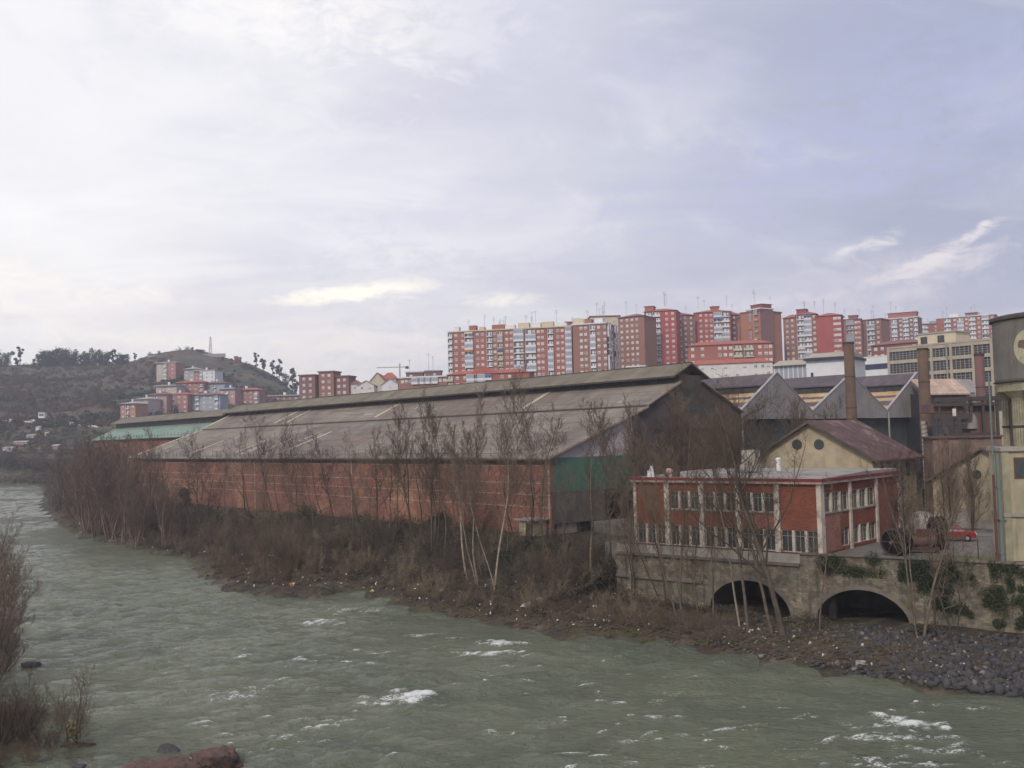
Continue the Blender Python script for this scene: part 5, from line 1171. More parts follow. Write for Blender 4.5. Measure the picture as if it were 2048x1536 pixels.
# allotment terraces and huts below the road, a pale footbridge far upstream
for px, py, w_, lab, mm in ((75, 862, 2.0, 'tiny white hut high on the allotment slope', 'wht'), (92, 873, 1.6, 'tiny yellow cream hut on the allotment slope', 'cream'), (40, 893, 7, 'long pinkish shed roof lower left on the allotment slope', 'pinkr'), (15, 905, 5, 'pale shed at the left frame edge on the allotment slope', 'whited'),
                            (110, 900, 3, 'small brick hut right on the allotment slope', 'townred'), (60, 880, 4, 'grey shed in the middle of the allotment slope', 'grey')):
    q = hit(px, py, 486); o = thing('garden_hut', lab, 'hut', loc=(q[0], q[1], q[2] - .5)); MB().box(-w_ / 2, w_ / 2, 0, 2.5, 0, 2.4).build('wall', M[mm], o); MB().prism([(-.3, 2.3), (2.8, 3.0), (2.8, 3.15), (-.3, 2.45)], -w_ / 2 - .3, w_ / 2 + .3).build('roof', M['grey'], o)
mb = MB()
for k, (py, x0, x1) in enumerate(((868, 30, 150), (880, 0, 120), (893, 20, 170), (908, 0, 160), (922, 10, 150), (940, 0, 110))):
    for px in range(x0, x1, 14):
        a, b_ = hit(px, py, 486), hit(px + 12, py + 1, 486); mb.poly([(a[0], a[1] - .4, a[2] - .4), (b_[0], b_[1] - .4, b_[2] - .4), (b_[0], b_[1] - .4, b_[2] + .8), (a[0], a[1] - .4, a[2] + .8)]); mb.poly([(a[0], a[1] - .4, a[2] + .8), (b_[0], b_[1] - .4, b_[2] + .8), (b_[0], b_[1] + 1.6, b_[2] + .85), (a[0], a[1] + 1.6, a[2] + .85)])
tag(mb.build('terrace_walls', M['bank']), 'low stone terrace walls crossing the allotment slope below the road', 'terrace walls')

# ------------------------------------------------------------------ beige banded factory, white modern building
D_ = 268; A = atD(1776, 696, D_); BF = Fr((A[0], A[1], 8.0), -UW); ban = thing('banded_factory', 'long beige factory with bands of dark gridded windows behind the chimneys', 'factory', BF)
Ht = A[2] - 8; WB = 78; z0t = Ht
vis = [BF.pl(1776, y)[1] for y in (696, 705, 722, 729, 748, 755, 775, 783, 802, 810, 830)]
MB().box(0, WB, .4, 22, 0, Ht - .3).build('core_wall', M['glazd'], ban)
bands = [(vis[1], vis[0])] + [(vis[3], vis[2]), (vis[5], vis[4]), (vis[7], vis[6]), (vis[9], vis[8])]
for a, b_ in bands: MB().box(-.2, WB, 0, .7, min(a, b_), max(a, b_)).build('concrete_band', M['beige'], ban)
MB().box(-.2, WB, 0, .7, 0, vis[10]).build('base_wall', M['beige'], ban)
xsb = [0] + [BF.pl(p, 740)[0] for p in (1864, 1903, 1947, 1985, 2030)] + [WB]
for x in xsb: MB().box(x - .32, x + .32, -.12, .7, 0, Ht - .05).build('pier', M['beige'], ban)
MB().tube((xsb[2] - 1, -.25, 5), (xsb[2] - 1, -.25, Ht - .6), .22, n=8).build('downpipe', M['conc'], ban)
for bi in range(4):
    ztop_ = min(bands[bi][0], bands[bi][1]); zbo = max(bands[bi + 1][0], bands[bi + 1][1])
    for x0, x1 in zip(xsb[:-1], xsb[1:]):
        mb = MB(); n_ = max(2, int((x1 - x0) / .95))
        for k in range(1, n_): x = x0 + (x1 - x0) * k / n_; mb.box(x - .07, x + .07, .24, .39, zbo, ztop_)
        for k in range(1, 4): z = zbo + (ztop_ - zbo) * k / 4; mb.box(x0 + .5, x1 - .5, .26, .39, z - .05, z + .05)
        mb.build('window_grid', M['mull'], ban)
MB().box(-.3, WB, -.15, 22, Ht - .3, Ht + .15).build('roof', M['beige'], ban)
x0, x1 = BF.pl(1836, 690, 4)[0], BF.pl(1912, 690, 4)[0]; zt = BF.pl(1870, 667, 4)[1]
b_ = MB().box(x0, x1, 4, 12, Ht, zt).build('roof_house', M['cream'], ban); MB().box(x0 - .4, x1 + .4, 3.7, 12.3, zt, zt + .3).build('cap', M['grey'], b_)
for px in (1848, 1882): x = BF.pl(px, 680, 4)[0]; MB().box(x - .9, x + .9, 3.9, 4.05, Ht + .4, Ht + 2.4).build('opening', M['glazd'], ban)

D_ = 300; A = atD(1702, 718, D_); Bq = A - UW * 30; NF = Fr((A[0], A[1], 8), Bq - A); wb = thing('white_hall', 'bright white flat hall with a dark blue ribbon window above the factory roofs', 'hall', NF)
Wn = float(np.hypot(*(Bq - A)[:2])) + .0; Hn = A[2] - 8
MB().box(0, Wn, 0, 14, 0, Hn).build('wall', M['white'], wb); x, z = NF.pl(1721, 741); x2, z2 = NF.pl(1776, 731); MB().box(x, Wn - .05, -.06, .02, z, z + 1.6).build('ribbon_window', M['navy'], wb)
MB().box(-.2, Wn + .1, -.1, 14, Hn, Hn + .25).build('roof', M['white'], wb)
A = atD(1612, 722, 250); Bq = atD(1700, 717, 244); NF = Fr((A[0], A[1], 8), Bq - A); wb = thing('white_hall', 'pale grey hall with dark eave and beige pitched roof left of the first chimney', 'hall', NF); Wn = float(np.hypot(*(Bq - A)[:2])); Hn = A[2] - 8
MB().box(0, Wn, 0, 14, 0, Hn).build('wall', M['white'], wb); MB().box(-.4, Wn + .4, -1, 14, Hn, Hn + .6).build('eave', M['navy'], wb)
MB().prism([(-1, Hn + .6), (6, Hn + 2.2), (14, Hn + .6)], 0, Wn).build('roof', M['beige'], wb)
MB().box(Wn * .1, Wn * .16, -.1, .05, Hn - 5, Hn - 3).build('vent', M['navy'], wb)
A = atD(1546, 733, 265); Bq = atD(1612, 727, 260); NF = Fr((A[0], A[1], 8), Bq - A); wb = thing('white_hall', 'bluish glass fronted hall with sloping pale roof right of the white row', 'hall', NF); Wn = float(np.hypot(*(Bq - A)[:2])); Hn = A[2] - 8
MB().box(0, Wn, 0, 12, 0, Hn).build('wall', M['paleblue'], wb); MB().prism([(-1, Hn), (6, Hn + 1.8), (12, Hn + 1.2), (12, Hn)], -.3, Wn).build('roof', M['beige'], wb)
for k in range(7): MB().box(Wn * k / 7 + .2, Wn * k / 7 + .45, -.1, .02, Hn - 5, Hn).build('mullion', M['wht'], wb)

# ------------------------------------------------------------------ bare trees
def grow_tree(seed, H, r0, nb=16, up=.35, spread=.75, wig=.10, l1=.42, n2=7, n3=5, first=.25, lean=(0, 0), stems=1, stem_spread=.18, tw=.012, taper=.85, n4=0):
    """returns (V,F) of the trunk part and (V,F) of the limbs and twigs"""
    rg = random.Random(seed); T = ([], []); Bm = ([], [])
    def sweep(dst, pts, rads, n):
        V, Fc = dst; b = len(V); k = len(pts)
        for i, (p, r) in enumerate(zip(pts, rads)):
            q = pts[min(i + 1, k - 1)] if i < k - 1 else p; o_ = pts[i - 1] if i else p
            d = (q[0] - o_[0], q[1] - o_[1], q[2] - o_[2]); L = math.sqrt(d[0] ** 2 + d[1] ** 2 + d[2] ** 2) + 1e-9; d = (d[0] / L, d[1] / L, d[2] / L)
            h = (0, 0, 1) if abs(d[2]) < .8 else (1, 0, 0)
            e1 = (d[1] * h[2] - d[2] * h[1], d[2] * h[0] - d[0] * h[2], d[0] * h[1] - d[1] * h[0]); L = math.sqrt(sum(c * c for c in e1)); e1 = tuple(c / L for c in e1)
            e2 = (d[1] * e1[2] - d[2] * e1[1], d[2] * e1[0] - d[0] * e1[2], d[0] * e1[1] - d[1] * e1[0])
            for a in range(n):
                c, s = math.cos(2 * math.pi * a / n) * r, math.sin(2 * math.pi * a / n) * r
                V.append((p[0] + e1[0] * c + e2[0] * s, p[1] + e1[1] * c + e2[1] * s, p[2] + e1[2] * c + e2[2] * s))
        for i in range(k - 1):
            for a in range(n): a2 = (a + 1) % n; Fc.append((b + i * n + a, b + i * n + a2, b + (i + 1) * n + a2, b + (i + 1) * n + a))
    def path(p, d, L, segs, wig_, trop):
        pts = [p]; 
        for i in range(segs):
            d = [d[0] + rg.gauss(0, wig_), d[1] + rg.gauss(0, wig_), d[2] + rg.gauss(0, wig_) + trop]; n_ = math.sqrt(sum(c * c for c in d)); d = [c / n_ for c in d]
            p = (p[0] + d[0] * L / segs, p[1] + d[1] * L / segs, p[2] + d[2] * L / segs); pts.append(p)
        return pts
    def kids(pts, L, r, lev, count, f0):
        for k in range(count):
            f = f0 + (1 - f0) * (k + rg.random()) / count; i = min(int(f * (len(pts) - 1)), len(pts) - 2); q = f * (len(pts) - 1) - i; a, b = pts[i], pts[i + 1]
            p = tuple(a[c] + (b[c] - a[c]) * q for c in range(3)); ax = [b[c] - a[c] for c in range(3)]; n_ = math.sqrt(sum(c * c for c in ax)); ax = [c / n_ for c in ax]
            az = rg.uniform(0, 2 * math.pi); sp = spread * rg.uniform(.65, 1.25); rd = [math.cos(az), math.sin(az), rg.uniform(-.2, .5)]
            d = [ax[c] * (1 - sp * .45) + rd[c] * sp for c in range(3)]; n_ = math.sqrt(sum(c * c for c in d)); d = [c / n_ for c in d]
            if lev == 1: l = L * l1 * (1.15 - .75 * f) * rg.uniform(.7, 1.2)
            else: l = L * rg.uniform(.32, .58) * (1.1 - .4 * f)
            rr_ = max(r * (1 - f * taper) * (.5 if lev == 1 else .55), tw); seg = 6 if lev == 1 else 4 if lev == 2 else 3 if lev == 3 else 2
            pp = path(p, d, l, seg, wig * (1 + .3 * lev), up * .28 if lev < 3 else .12)
            sweep(Bm, pp, [max(rr_ * (1 - .8 * j / seg), tw * .6) for j in range(seg + 1)], 4 if lev == 1 else 3)
            if lev == 1: kids(pp, l, rr_, 2, n2, .2)
            elif lev == 2: kids(pp, l, rr_, 3, n3, .1)
            elif lev == 3 and n4: kids(pp, l, rr_, 4, n4, .1)
    for s in range(stems):
        a = rg.uniform(0, 6.28); m_ = 0 if stems == 1 else stem_spread * rg.uniform(.6, 1.3); h_ = H * (1 if s == 0 else rg.uniform(.72, .97)); r_ = r0 * (1 if s == 0 else rg.uniform(.6, .9))
        d = [lean[0] + math.cos(a) * m_, lean[1] + math.sin(a) * m_, 1]; n_ = math.sqrt(sum(c * c for c in d)); d = [c / n_ for c in d]
        pts = path((0, 0, -.6) if s == 0 else (.35 * math.cos(a), .35 * math.sin(a), -.6), d, h_, 14, wig * .62, .07)
        sweep(T, pts, [max(r_ * (1.25 if j == 0 else 1) * (1 - taper * 1.05 * j / 14), tw) for j in range(15)], 7)
        kids(pts, h_, r_, 1, nb, first)
    return T, Bm
def tree_meshes(name, tm, bm_, **kw):
    T, Bm = grow_tree(**kw); return (npmesh(name + '_trunk', T[0], np.array(T[1]), tm, smooth=True), npmesh(name + '_twigs', Bm[0], np.array(Bm[1]), bm_))
def put_tree(ms, label, loc, rot=0, s=1, name='bare_tree', cat='tree', group=None, parts=('trunk', 'branches')):
    t_ = thing(name, label, cat, loc=tuple(loc), rot=rot, group=group); t_.scale = (s, s, s)
    link(parts[0], ms[0], t_); link(parts[1], ms[1], t_); return t_


big = [  # px, py base, top y, lean x per height, stems, kind, label
    (1568, 1276, 772, .0, 1, 'G', dict(nb=20, spread=.95, l1=.50, n2=9, n3=7, first=.22, up=.5, wig=.12), 'largest bare tree with wide spreading limbs in front of the orange office'),
    (1497, 1268, 850, -.05, 1, 'G', dict(nb=12, spread=.55, l1=.32, n2=6, n3=5, first=.3, up=.7), 'slim pale brown trunk in front of the left quay arch'),
    (1480, 1262, 930, -.02, 1, 'P', dict(nb=9, spread=.5, l1=.3, n2=5, n3=4, first=.4, up=.7), 'thinnest pale sapling left of the slim trunk at the left arch'),
    (1547, 1270, 840, -.07, 1, 'G', dict(nb=12, spread=.6, l1=.34, n2=6, n3=5, first=.3, up=.7), 'slim leaning trunk just left of the largest bare tree'),
    (1846, 1276, 858, -.02, 4, 'G', dict(nb=8, spread=.6, l1=.34, n2=5, n3=4, first=.42, up=.6, stem_spread=.15), 'many stemmed bare tree rising in front of the red machine'),
    (1868, 1262, 985, .2, 1, 'G', dict(nb=9, spread=.7, l1=.4, n2=6, n3=5, first=.4, up=.4), 'bare sapling leaning right towards the round window of the ochre workshop'),
    (1362, 1232, 825, -.10, 3, 'G', dict(nb=13, spread=.75, l1=.4, n2=7, n3=5, first=.28, up=.45, stem_spread=.10), 'three stemmed bare tree leaning left before the office left end'),
    (1335, 1215, 870, -.17, 2, 'B', dict(nb=11, spread=.75, l1=.38, n2=7, n3=5, first=.25, up=.4), 'bare tree leaning left beside the left end of the quay wall'),
    (988, 1190, 775, -.005, 2, 'P', dict(nb=20, spread=.62, l1=.34, n2=8, n3=6, first=.38, up=.75, stem_spread=.10), 'tallest pale birch with twiggy crown against the grey roof'),
    (958, 1180, 800, -.06, 2, 'P', dict(nb=14, spread=.5, l1=.28, n2=7, n3=5, first=.4, up=.8, stem_spread=.08), 'pale birch leaning slightly left beside the tallest birch'),
    (938, 1160, 850, -.17, 1, 'P', dict(nb=10, spread=.55, l1=.3, n2=6, n3=4, first=.35, up=.6), 'thin pale birch leaning left at the birch clump'),
    (1182, 1175, 835, .01, 1, 'G', dict(nb=16, spread=.6, l1=.32, n2=7, n3=6, first=.3, up=.7), 'slender bare tree in front of the green gable band'),
    (1105, 1062, 812, -.01, 2, 'B', dict(nb=13, spread=.6, l1=.34, n2=7, n3=6, first=.2, up=.6), 'bare tree at the corner where brick wall meets green band'),
    (868, 1110, 806, -.01, 3, 'G', dict(nb=14, spread=.55, l1=.3, n2=7, n3=6, first=.3, up=.8, stem_spread=.09), 'three stemmed bare tree left of the birches with feathery top'),
    (822, 1085, 822, .02, 2, 'B', dict(nb=13, spread=.6, l1=.32, n2=7, n3=6, first=.25, up=.7), 'two stemmed bare tree between the feathery tree and the pilaster'),
    (752, 1075, 872, .02, 1, 'G', dict(nb=13, spread=.6, l1=.36, n2=7, n3=5, first=.25, up=.6), 'slender grey tree before the middle of the brick wall'),
    (672, 1055, 878, -.10, 1, 'D', dict(nb=10, spread=.75, l1=.4, n2=6, n3=5, first=.25, up=.5), 'dark bare tree leaning left before the brick wall, right of the three dark trunks'),
    (596, 1035, 850, -.03, 2, 'D', dict(nb=12, spread=.7, l1=.38, n2=7, n3=5, first=.3, up=.6), 'right dark trunk of the three before the brick wall'),
    (545, 1035, 838, -.10, 2, 'D', dict(nb=12, spread=.8, l1=.42, n2=7, n3=5, first=.3, up=.55, stem_spread=.14), 'middle dark trunk of the three with forked crown'),
    (492, 1035, 872, -.12, 1, 'D', dict(nb=10, spread=.85, l1=.45, n2=6, n3=5, first=.25, up=.45), 'left dark trunk of the three with long low branch'),
    (400, 1060, 870, -.04, 2, 'B', dict(nb=12, spread=.7, l1=.36, n2=7, n3=5, first=.2, up=.6), 'brown bare tree before the left part of the brick wall'),
    (300, 1070, 862, .0, 2, 'B', dict(nb=13, spread=.7, l1=.36, n2=8, n3=6, first=.15, up=.6), 'brown bare tree at the far left corner of the brick wall'),
    (1285, 1090, 800, .0, 2, 'B', dict(nb=16, spread=.7, l1=.36, n2=8, n3=6, first=.15, up=.6), 'dense bare tree left of the office, before the dark gable'),
]
tm_ = dict(G='barkG', P='barkP', D='barkD', B='barkD'); bm2 = dict(G='twigY', P='twigB', D='barkD', B='twigB')
for i, (px, py, ty, ln, st, kd, kw, lab) in enumerate(big):
    q = hit(px, py, 55); top_ = atD(px, ty, q[1]); H = top_[2] - q[2] + .4
    r0 = max(.06, H * (.0092 if st == 1 else .0072)) * (1.4 if i == 0 else .85 if kd == 'P' else 1)
    ms = tree_meshes('tree%d' % i, M[tm_[kd]], M[bm2[kd]], seed=100 + i, H=H, r0=r0, stems=st, lean=(ln - .02, 0), tw=.011 if q[1] < 100 else .013, n4=1 if px == 1846 else 3, **kw)
    put_tree(ms, lab, q, name='birch_tree' if kd == 'P' else 'bare_tree')
# trees on the yard between the office and the dark gable, all of a kind
tw1 = [tree_meshes('yardtree%d' % k, M['barkD'], M['twigB'] if k % 2 else M['twigR'], seed=300 + k, H=11, r0=.13, stems=2, nb=15, spread=.6, l1=.34, n2=8, n3=6, first=.12, up=.75, tw=.013, n4=2) for k in range(4)]
yt = [(1300, 806, 112), (1345, 800, 121), (1392, 792, 125), (1432, 810, 118), (1466, 822, 128), (1322, 832, 126), (1410, 842, 112), (1490, 830, 117), (1290, 850, 118)]
for k, (px, ty, D) in enumerate(yt):
    t_ = atD(px, ty, D); zb = 6.0 if D < 118 or px > 1300 else 5.0; put_tree(tw1[k % 4], 'bare twiggy tree in the thicket between the office and the dark gable', (t_[0], t_[1], zb), rot=k * 1.7, s=(t_[2] - zb) / 11, group='bare trees before the dark gable')
for k, (px, ty, D, lab) in enumerate(((1592, 800, 134, 'bare tree with pale twigs before the left factory hall cladding'), (1618, 806, 136, 'bare tree right behind the ochre house gable'), (1648, 812, 134, 'small bare tree between the first chimney and ochre house'),
                                      (1890, 868, 108, 'bushy bare tree right of the mauve roof end'), (1930, 880, 104, 'scrubby bare tree before the gantry, left of the tank'), (1795, 905, 92, 'thin bare tree at the right corner of the orange office'))):
    t_ = atD(px, ty, D); zb = 5.5; put_tree(tw1[(k + 1) % 4], lab, (t_[0], t_[1], zb), rot=k * 2.3 + .5, s=(t_[2] - zb) / 11)
slim = [tree_meshes('slimtree%d' % k, M['barkD' if k % 2 else 'barkG'], M[('twigB', 'twigR', 'twigY', 'twigB', 'twigR')[k]], seed=340 + k, H=12, r0=.085, stems=1 + k % 2, nb=11, spread=.65 + .09 * k, l1=.40, n2=6, n3=4, first=.2, up=.5, wig=.17, tw=.012, n4=3, stem_spread=.14) for k in range(5)]
rq = random.Random(31)
for k, px in enumerate((325, 352, 378, 425, 448, 515, 570, 625, 650, 705, 728, 778, 800, 842, 890, 912, 935, 1015, 1040, 1062, 1085, 1130, 1270)):
    py = float(np.interp(px, [300, 700, 1100, 1270], [1045, 1068, 1100, 1130])) + rq.uniform(-8, 30); q = hit(px, py, 60); ty = float(np.interp(px, [300, 600, 900, 1280], [905, 885, 855, 850])) + rq.uniform(-35, 40)
    put_tree(slim[rq.randint(0, 4)], 'slim bare tree in the veil of trees between the brick warehouse wall and the scrub', q, rot=rq.uniform(0, 6), s=(atD(px, ty, q[1])[2] - q[2]) / 11.6, group='slim bare trees before the warehouse')
for k, (px, py, ty, lab) in enumerate(((1425, 1238, 905, 'slim bare tree before the left springing of the left quay arch'), (1395, 1232, 960, 'small slim tree between the leaning trees and the left quay arch'), (1640, 1262, 985, 'slim bare tree before the pier between the two quay arches'), 
                                        (1905, 1285, 930, 'slim bare tree before the ivy wall, right of the many stemmed tree'), (1270, 1200, 905, 'slim bare tree at the left corner of the office'), (1225, 1190, 860, 'slim bare tree left of the quay wall end'))):
    q = hit(px, py, 55); put_tree(slim[(k * 2) % 5], lab, q, rot=k * 1.9, s=(atD(px, ty, q[1])[2] - q[2]) / 11.6)
# willows in the thicket at the river bend
tw2 = [tree_meshes('willow%d' % k, M['twigR'], M['twigR'], seed=400 + k, H=10, r0=.12, stems=4, nb=10, spread=.75, l1=.45, n2=6, n3=5, first=.1, up=.6, stem_spread=.35, tw=.016, n4=0) for k in range(4)]
rr = random.Random(77); wl = []
for px, py, ty in ((108, 1020, 935), (128, 1035, 925), (150, 1050, 905), (172, 1062, 893), (196, 1072, 882), (222, 1078, 878), (246, 1085, 885), (160, 1020, 900), (190, 1030, 885), (215, 1040, 880), (240, 1050, 875), (262, 1055, 890), (135, 1000, 915),
                   (118, 985, 920), (175, 995, 880), (205, 1005, 876), (285, 1075, 935), (330, 1085, 950), (232, 1020, 872), (145, 980, 905), (95, 1000, 945), (270, 1095, 960), (350, 1075, 960)):
    q = hit(px, py, 100); H = atD(px, ty, q[1])[2] - q[2]; k = rr.randint(0, 3)
    put_tree(tw2[k], 'reddish brown bare willow in the thicket at the river bend', q, rot=rr.uniform(0, 6), s=H / 9.5, name='bare_willow', group='willows at the river bend')

for k, px in enumerate((-12, 8, 30, 48, 66, 84, 102, 120, 20, 75)):
    q = hit(px, 957 - (k % 3) * 7, 470); put_tree(tw2[k % 4], 'brown bare tree on the far shore where the river bends away', q, rot=k * 1.1, s=(.62 + .12 * (k % 3)) * 1.2, name='bare_tree', group='bare trees on the far shore')

# ------------------------------------------------------------------ scrub, brambles, ivy, litter and rocks along the bank
def merge(temps, places):
    Vs, Fs, Ms, off = [], [], [], 0
    for k, p, rz, s, sz in places:
        V, Fc = temps[k]; c, sn = math.cos(rz), math.sin(rz); Rm = np.array([[c, -sn, 0], [sn, c, 0], [0, 0, sz]]) * s; Vs.append(V @ Rm.T + np.array(p)); Fs.append(Fc + off); off += len(V)
    return np.concatenate(Vs), np.concatenate(Fs)
def arr(TB):
    V = np.array(TB[0][0] + TB[1][0], float); Fc = np.array(TB[0][1] + [tuple(i + len(TB[0][0]) for i in f) for f in TB[1][1]]); return V, Fc
scr = [arr(grow_tree(500 + k, 3.2, .03, nb=9, up=.5, spread=.8, wig=.16, l1=.5, n2=4, n3=4, first=.1, stems=5, stem_spread=.6, tw=.009)) for k in range(6)]
NS = np.random.RandomState(3)
def bank_points(n, px_rng, py_fn, jit=0):
    out_ = []
    while len(out_) < n:
        px = NS.uniform(*px_rng); lo, hi = py_fn(px)
        if hi <= lo: continue
        q = hit(px, NS.uniform(lo, hi), 55, 400); wx, wy = (q - WF.O) @ WF.a, (q - WF.O) @ WF.b
        if wy > -.9 and wx < 1: continue
        out_.append(q)
    return out_
wl_y = lambda px: float(np.interp(px, [85, 160, 300, 400, 470, 560, 690, 850, 1000, 1250, 1500, 1700, 2048], [1000, 1072, 1102, 1128, 1170, 1180, 1170, 1208, 1240, 1262, 1300, 1332, 1385]))
top_y = lambda px: float(np.interp(px, [85, 250, 300, 700, 1100, 1240], [985, 1015, 1030, 1050, 1072, 1150]))
def near_col(mts): return [M[k] for k in mts]
for nm, n, rng_, fn, mm, smin, smax in (('scrub', 230, (100, 620), lambda p: (top_y(p), wl_y(p) - 4), 'twigR', .6, 1.5), ('scrub', 190, (300, 1290), lambda p: (top_y(p), wl_y(p) - 22), 'twigB', .6, 1.5),
                                        ('scrub', 150, (600, 1420), lambda p: (top_y(p) if p < 1240 else 1205 + (p - 1240) * .13, wl_y(p) - 12), 'twigY', .35, .75)):
    pts = bank_points(n, rng_, fn); pl_ = [(NS.randint(6), q, NS.uniform(0, 6.28), NS.uniform(smin, smax) * (1.0 if q[2] > 1.5 else .6), NS.uniform(.8, 1.25)) for q in pts]
    V, Fc = merge(scr, pl_); mi_ = []
    for q_ in pl_: mi_ += [int(NS.rand() * 2.999)] * len(scr[q_[0]][1])
    o = link(nm, npmesh(nm, V, Fc, [M[mm], M['twigY'], M['barkD']], mi_)); tag(o, {'twigR': 'reddish brown leafless scrub on the bank near the river bend', 'twigB': 'dense dark leafless scrub below the brick warehouse wall', 'twigY': 'low olive brown scrub near the waterline'}[mm], 'scrub', kind='stuff')
pts = bank_points(520, (400, 1480), lambda p: (wl_y(p) - 48, wl_y(p) - 4)); pl_ = [(NS.randint(6), q, NS.uniform(0, 6.28), NS.uniform(.16, .42), NS.uniform(.6, 1.2)) for q in pts]
V, Fc = merge(scr, pl_); tag(link('undergrowth', npmesh('undergrowth', V, Fc, M['twigR'])), 'knee high reddish undergrowth at the waterline below the warehouse', 'undergrowth', kind='stuff')
dry = mat('pale_dry_stalks', (.27, .21, .14), (.20, .15, .10), 1.5, .95)
for nm, n, rng_, lo, hi in (('dry_stalks', 170, (150, 1300), .3, .95),):
    pl_ = [(NS.randint(6), q, NS.uniform(0, 6.28), NS.uniform(lo, hi), NS.uniform(.8, 1.4)) for q in bank_points(n, rng_, lambda p: (top_y(p) + 20, wl_y(p) - 10))]
    V, Fc = merge(scr, pl_); tag(link(nm, npmesh(nm, V, Fc, dry)), 'pale dry stalks standing out of the dark bank scrub', 'dry stalks', kind='stuff')
def leaf_cloud(cs, rads, n, size, rs, flat=.7):
    """small tilted leaf quads filling ellipsoids"""
    cs = np.array(cs); k = rs.randint(0, len(cs), n); u = rs.normal(size=(n, 3)); u /= np.linalg.norm(u, axis=1)[:, None]; rad = rs.rand(n) ** .45
    P = cs[k] + u * rad[:, None] * np.array(rads)[k][:, None] * np.array([1, 1, flat]); a = rs.normal(size=(n, 3)); a /= np.linalg.norm(a, axis=1)[:, None]
    b = np.cross(a, rs.normal(size=(n, 3))); b /= np.linalg.norm(b, axis=1)[:, None]; s = size * rs.uniform(.5, 1.3, n)[:, None]
    V = np.stack([P - a * s, P + b * s * .6, P + a * s, P - b * s * .6], 1).reshape(-1, 3); return V, np.arange(4 * n).reshape(-1, 4)
pts = bank_points(520, (95, 1290), lambda p: (top_y(p), wl_y(p) - (40 if p > 430 else 6))); cs = [q + np.array([0, 0, .35]) for q in pts]; rd = [NS.uniform(.7, 1.9) for _ in cs]
for q in bank_points(260, (430, 1500), lambda p: (wl_y(p) - 55, wl_y(p) - 6)): cs.append(q + np.array([0, 0, .05])); rd.append(NS.uniform(.25, .7))
V, Fc = leaf_cloud(cs, rd, 125000, .09, NS, .62); tag(link('brambles', npmesh('brambles', V, Fc, M['bramB'])), 'brown withered bramble masses covering the bank below the warehouse', 'brambles', kind='stuff')
iv = [(370, 1045, 1.6), (372, 1010, 1.5), (368, 985, 1.2), (405, 1050, 1.6), (640, 1050, 2.0), (560, 1060, 1.8), (700, 1070, 2.0), (840, 1060, 2.0), (900, 1080, 1.8), (960, 1090, 1.6), (1010, 1085, 1.6), (380, 1072, 1.3), (560, 1092, 1.5), (640, 1098, 1.3), (860, 1112, 1.5), (1010, 1125, 1.3), (760, 1102, 1.4), (930, 1118, 1.2), (450, 1080, 1.2), (1140, 1140, 1.4), (1190, 1150, 1.3), (770, 1075, 1.8), (610, 1030, 1.7), (580, 1040, 1.8), (720, 1045, 1.6), (860, 1045, 1.7), (430, 1045, 1.5), (500, 1040, 1.5), (880, 1040, 1.5), (1210, 1105, 1.6), (1100, 1110, 1.5), (320, 1060, 1.5), (480, 1060, 1.8), (1150, 1100, 1.4), (1050, 1100, 1.4)]
cs = []; rd = []
for px, py, r in iv:
    q = hit(px, max(py, 1055), 60)
    for _ in range(5): z = atD(px, py, q[1])[2]; cs.append(np.array([q[0] + NS.uniform(-1.6, 1.6) * (1 if py > 1040 else .3), q[1] + NS.uniform(-1.5, 1.0), z + NS.uniform(-.5, .9)])); rd.append(r * NS.uniform(.5, 1.1))
V, Fc = leaf_cloud(cs, rd, 62000, .10, NS, .85); tag(link('bramble_thicket', npmesh('bramble_thicket', V, Fc, M['leafD'])), 'dark green evergreen bramble clumps along the warehouse wall foot', 'thicket', kind='stuff')
cs = []; rd = []
for _ in range(70):
    q = hit(NS.uniform(1200, 1720), NS.uniform(1225, 1300), 55); cs.append(q + np.array([0, 0, .05])); rd.append(NS.uniform(.2, .8))
V, Fc = leaf_cloud(cs, rd, 9000, .06, NS, .4); tag(link('moss_and_grass', npmesh('moss_and_grass', V, Fc, mat('yellow_green_grass_leaves', (.12, .13, .04), (.10, .09, .04), .8, .9))), 'yellow green grass and moss tufts on the bank before the quay arches', 'grass', kind='stuff')
cs = []; rd = []
for px in list(range(1215, 1500, 14)) + list(range(1600, 1660, 12)) + [1832, 1846, 1860, 1874]:
    q = hit(px, float(np.interp(px, [1215, 1420, 1640, 1860], [1206, 1226, 1252, 1270])), 55); cs.append(q + np.array([0, 0, .3])); rd.append(NS.uniform(.5, 1.2))
V, Fc = leaf_cloud(cs, rd, 9000, .07, NS, .8); tag(link('wall_foot_brambles', npmesh('wall_foot_brambles', V, Fc, M['bramB'])), 'brown brambles heaped along the foot of the quay wall', 'brambles', kind='stuff')
# ivy on the quay walls
cs = []; rd = []
for _ in range(230):
    px = NS.uniform(1645, 2060); x, z = QB.pl(px, 1180); zz = NS.uniform(2.2, 6.3) if px > 1840 else NS.uniform(4.9, 6.3)
    if px > 1980: zz = NS.uniform(1.5, 6.3)
    if vn(np.array([x * 1.0]), np.array([zz * 1.6]), 1.7)[0] < .0 and px < 1985: continue
    cs.append(QB.w(x, -.12, zz)); rd.append(NS.uniform(.3, .75))
V, Fc = leaf_cloud(cs, rd, 30000, .07, NS, 1.0); V = V - QB.b * np.clip((V - QB.O) @ QB.b + .05, 0, None)[:, None] * .9
tag(link('ivy', npmesh('ivy', V, Fc, M['leafD'])), 'dark ivy hanging over the right part of the quay wall', 'ivy', kind='stuff')
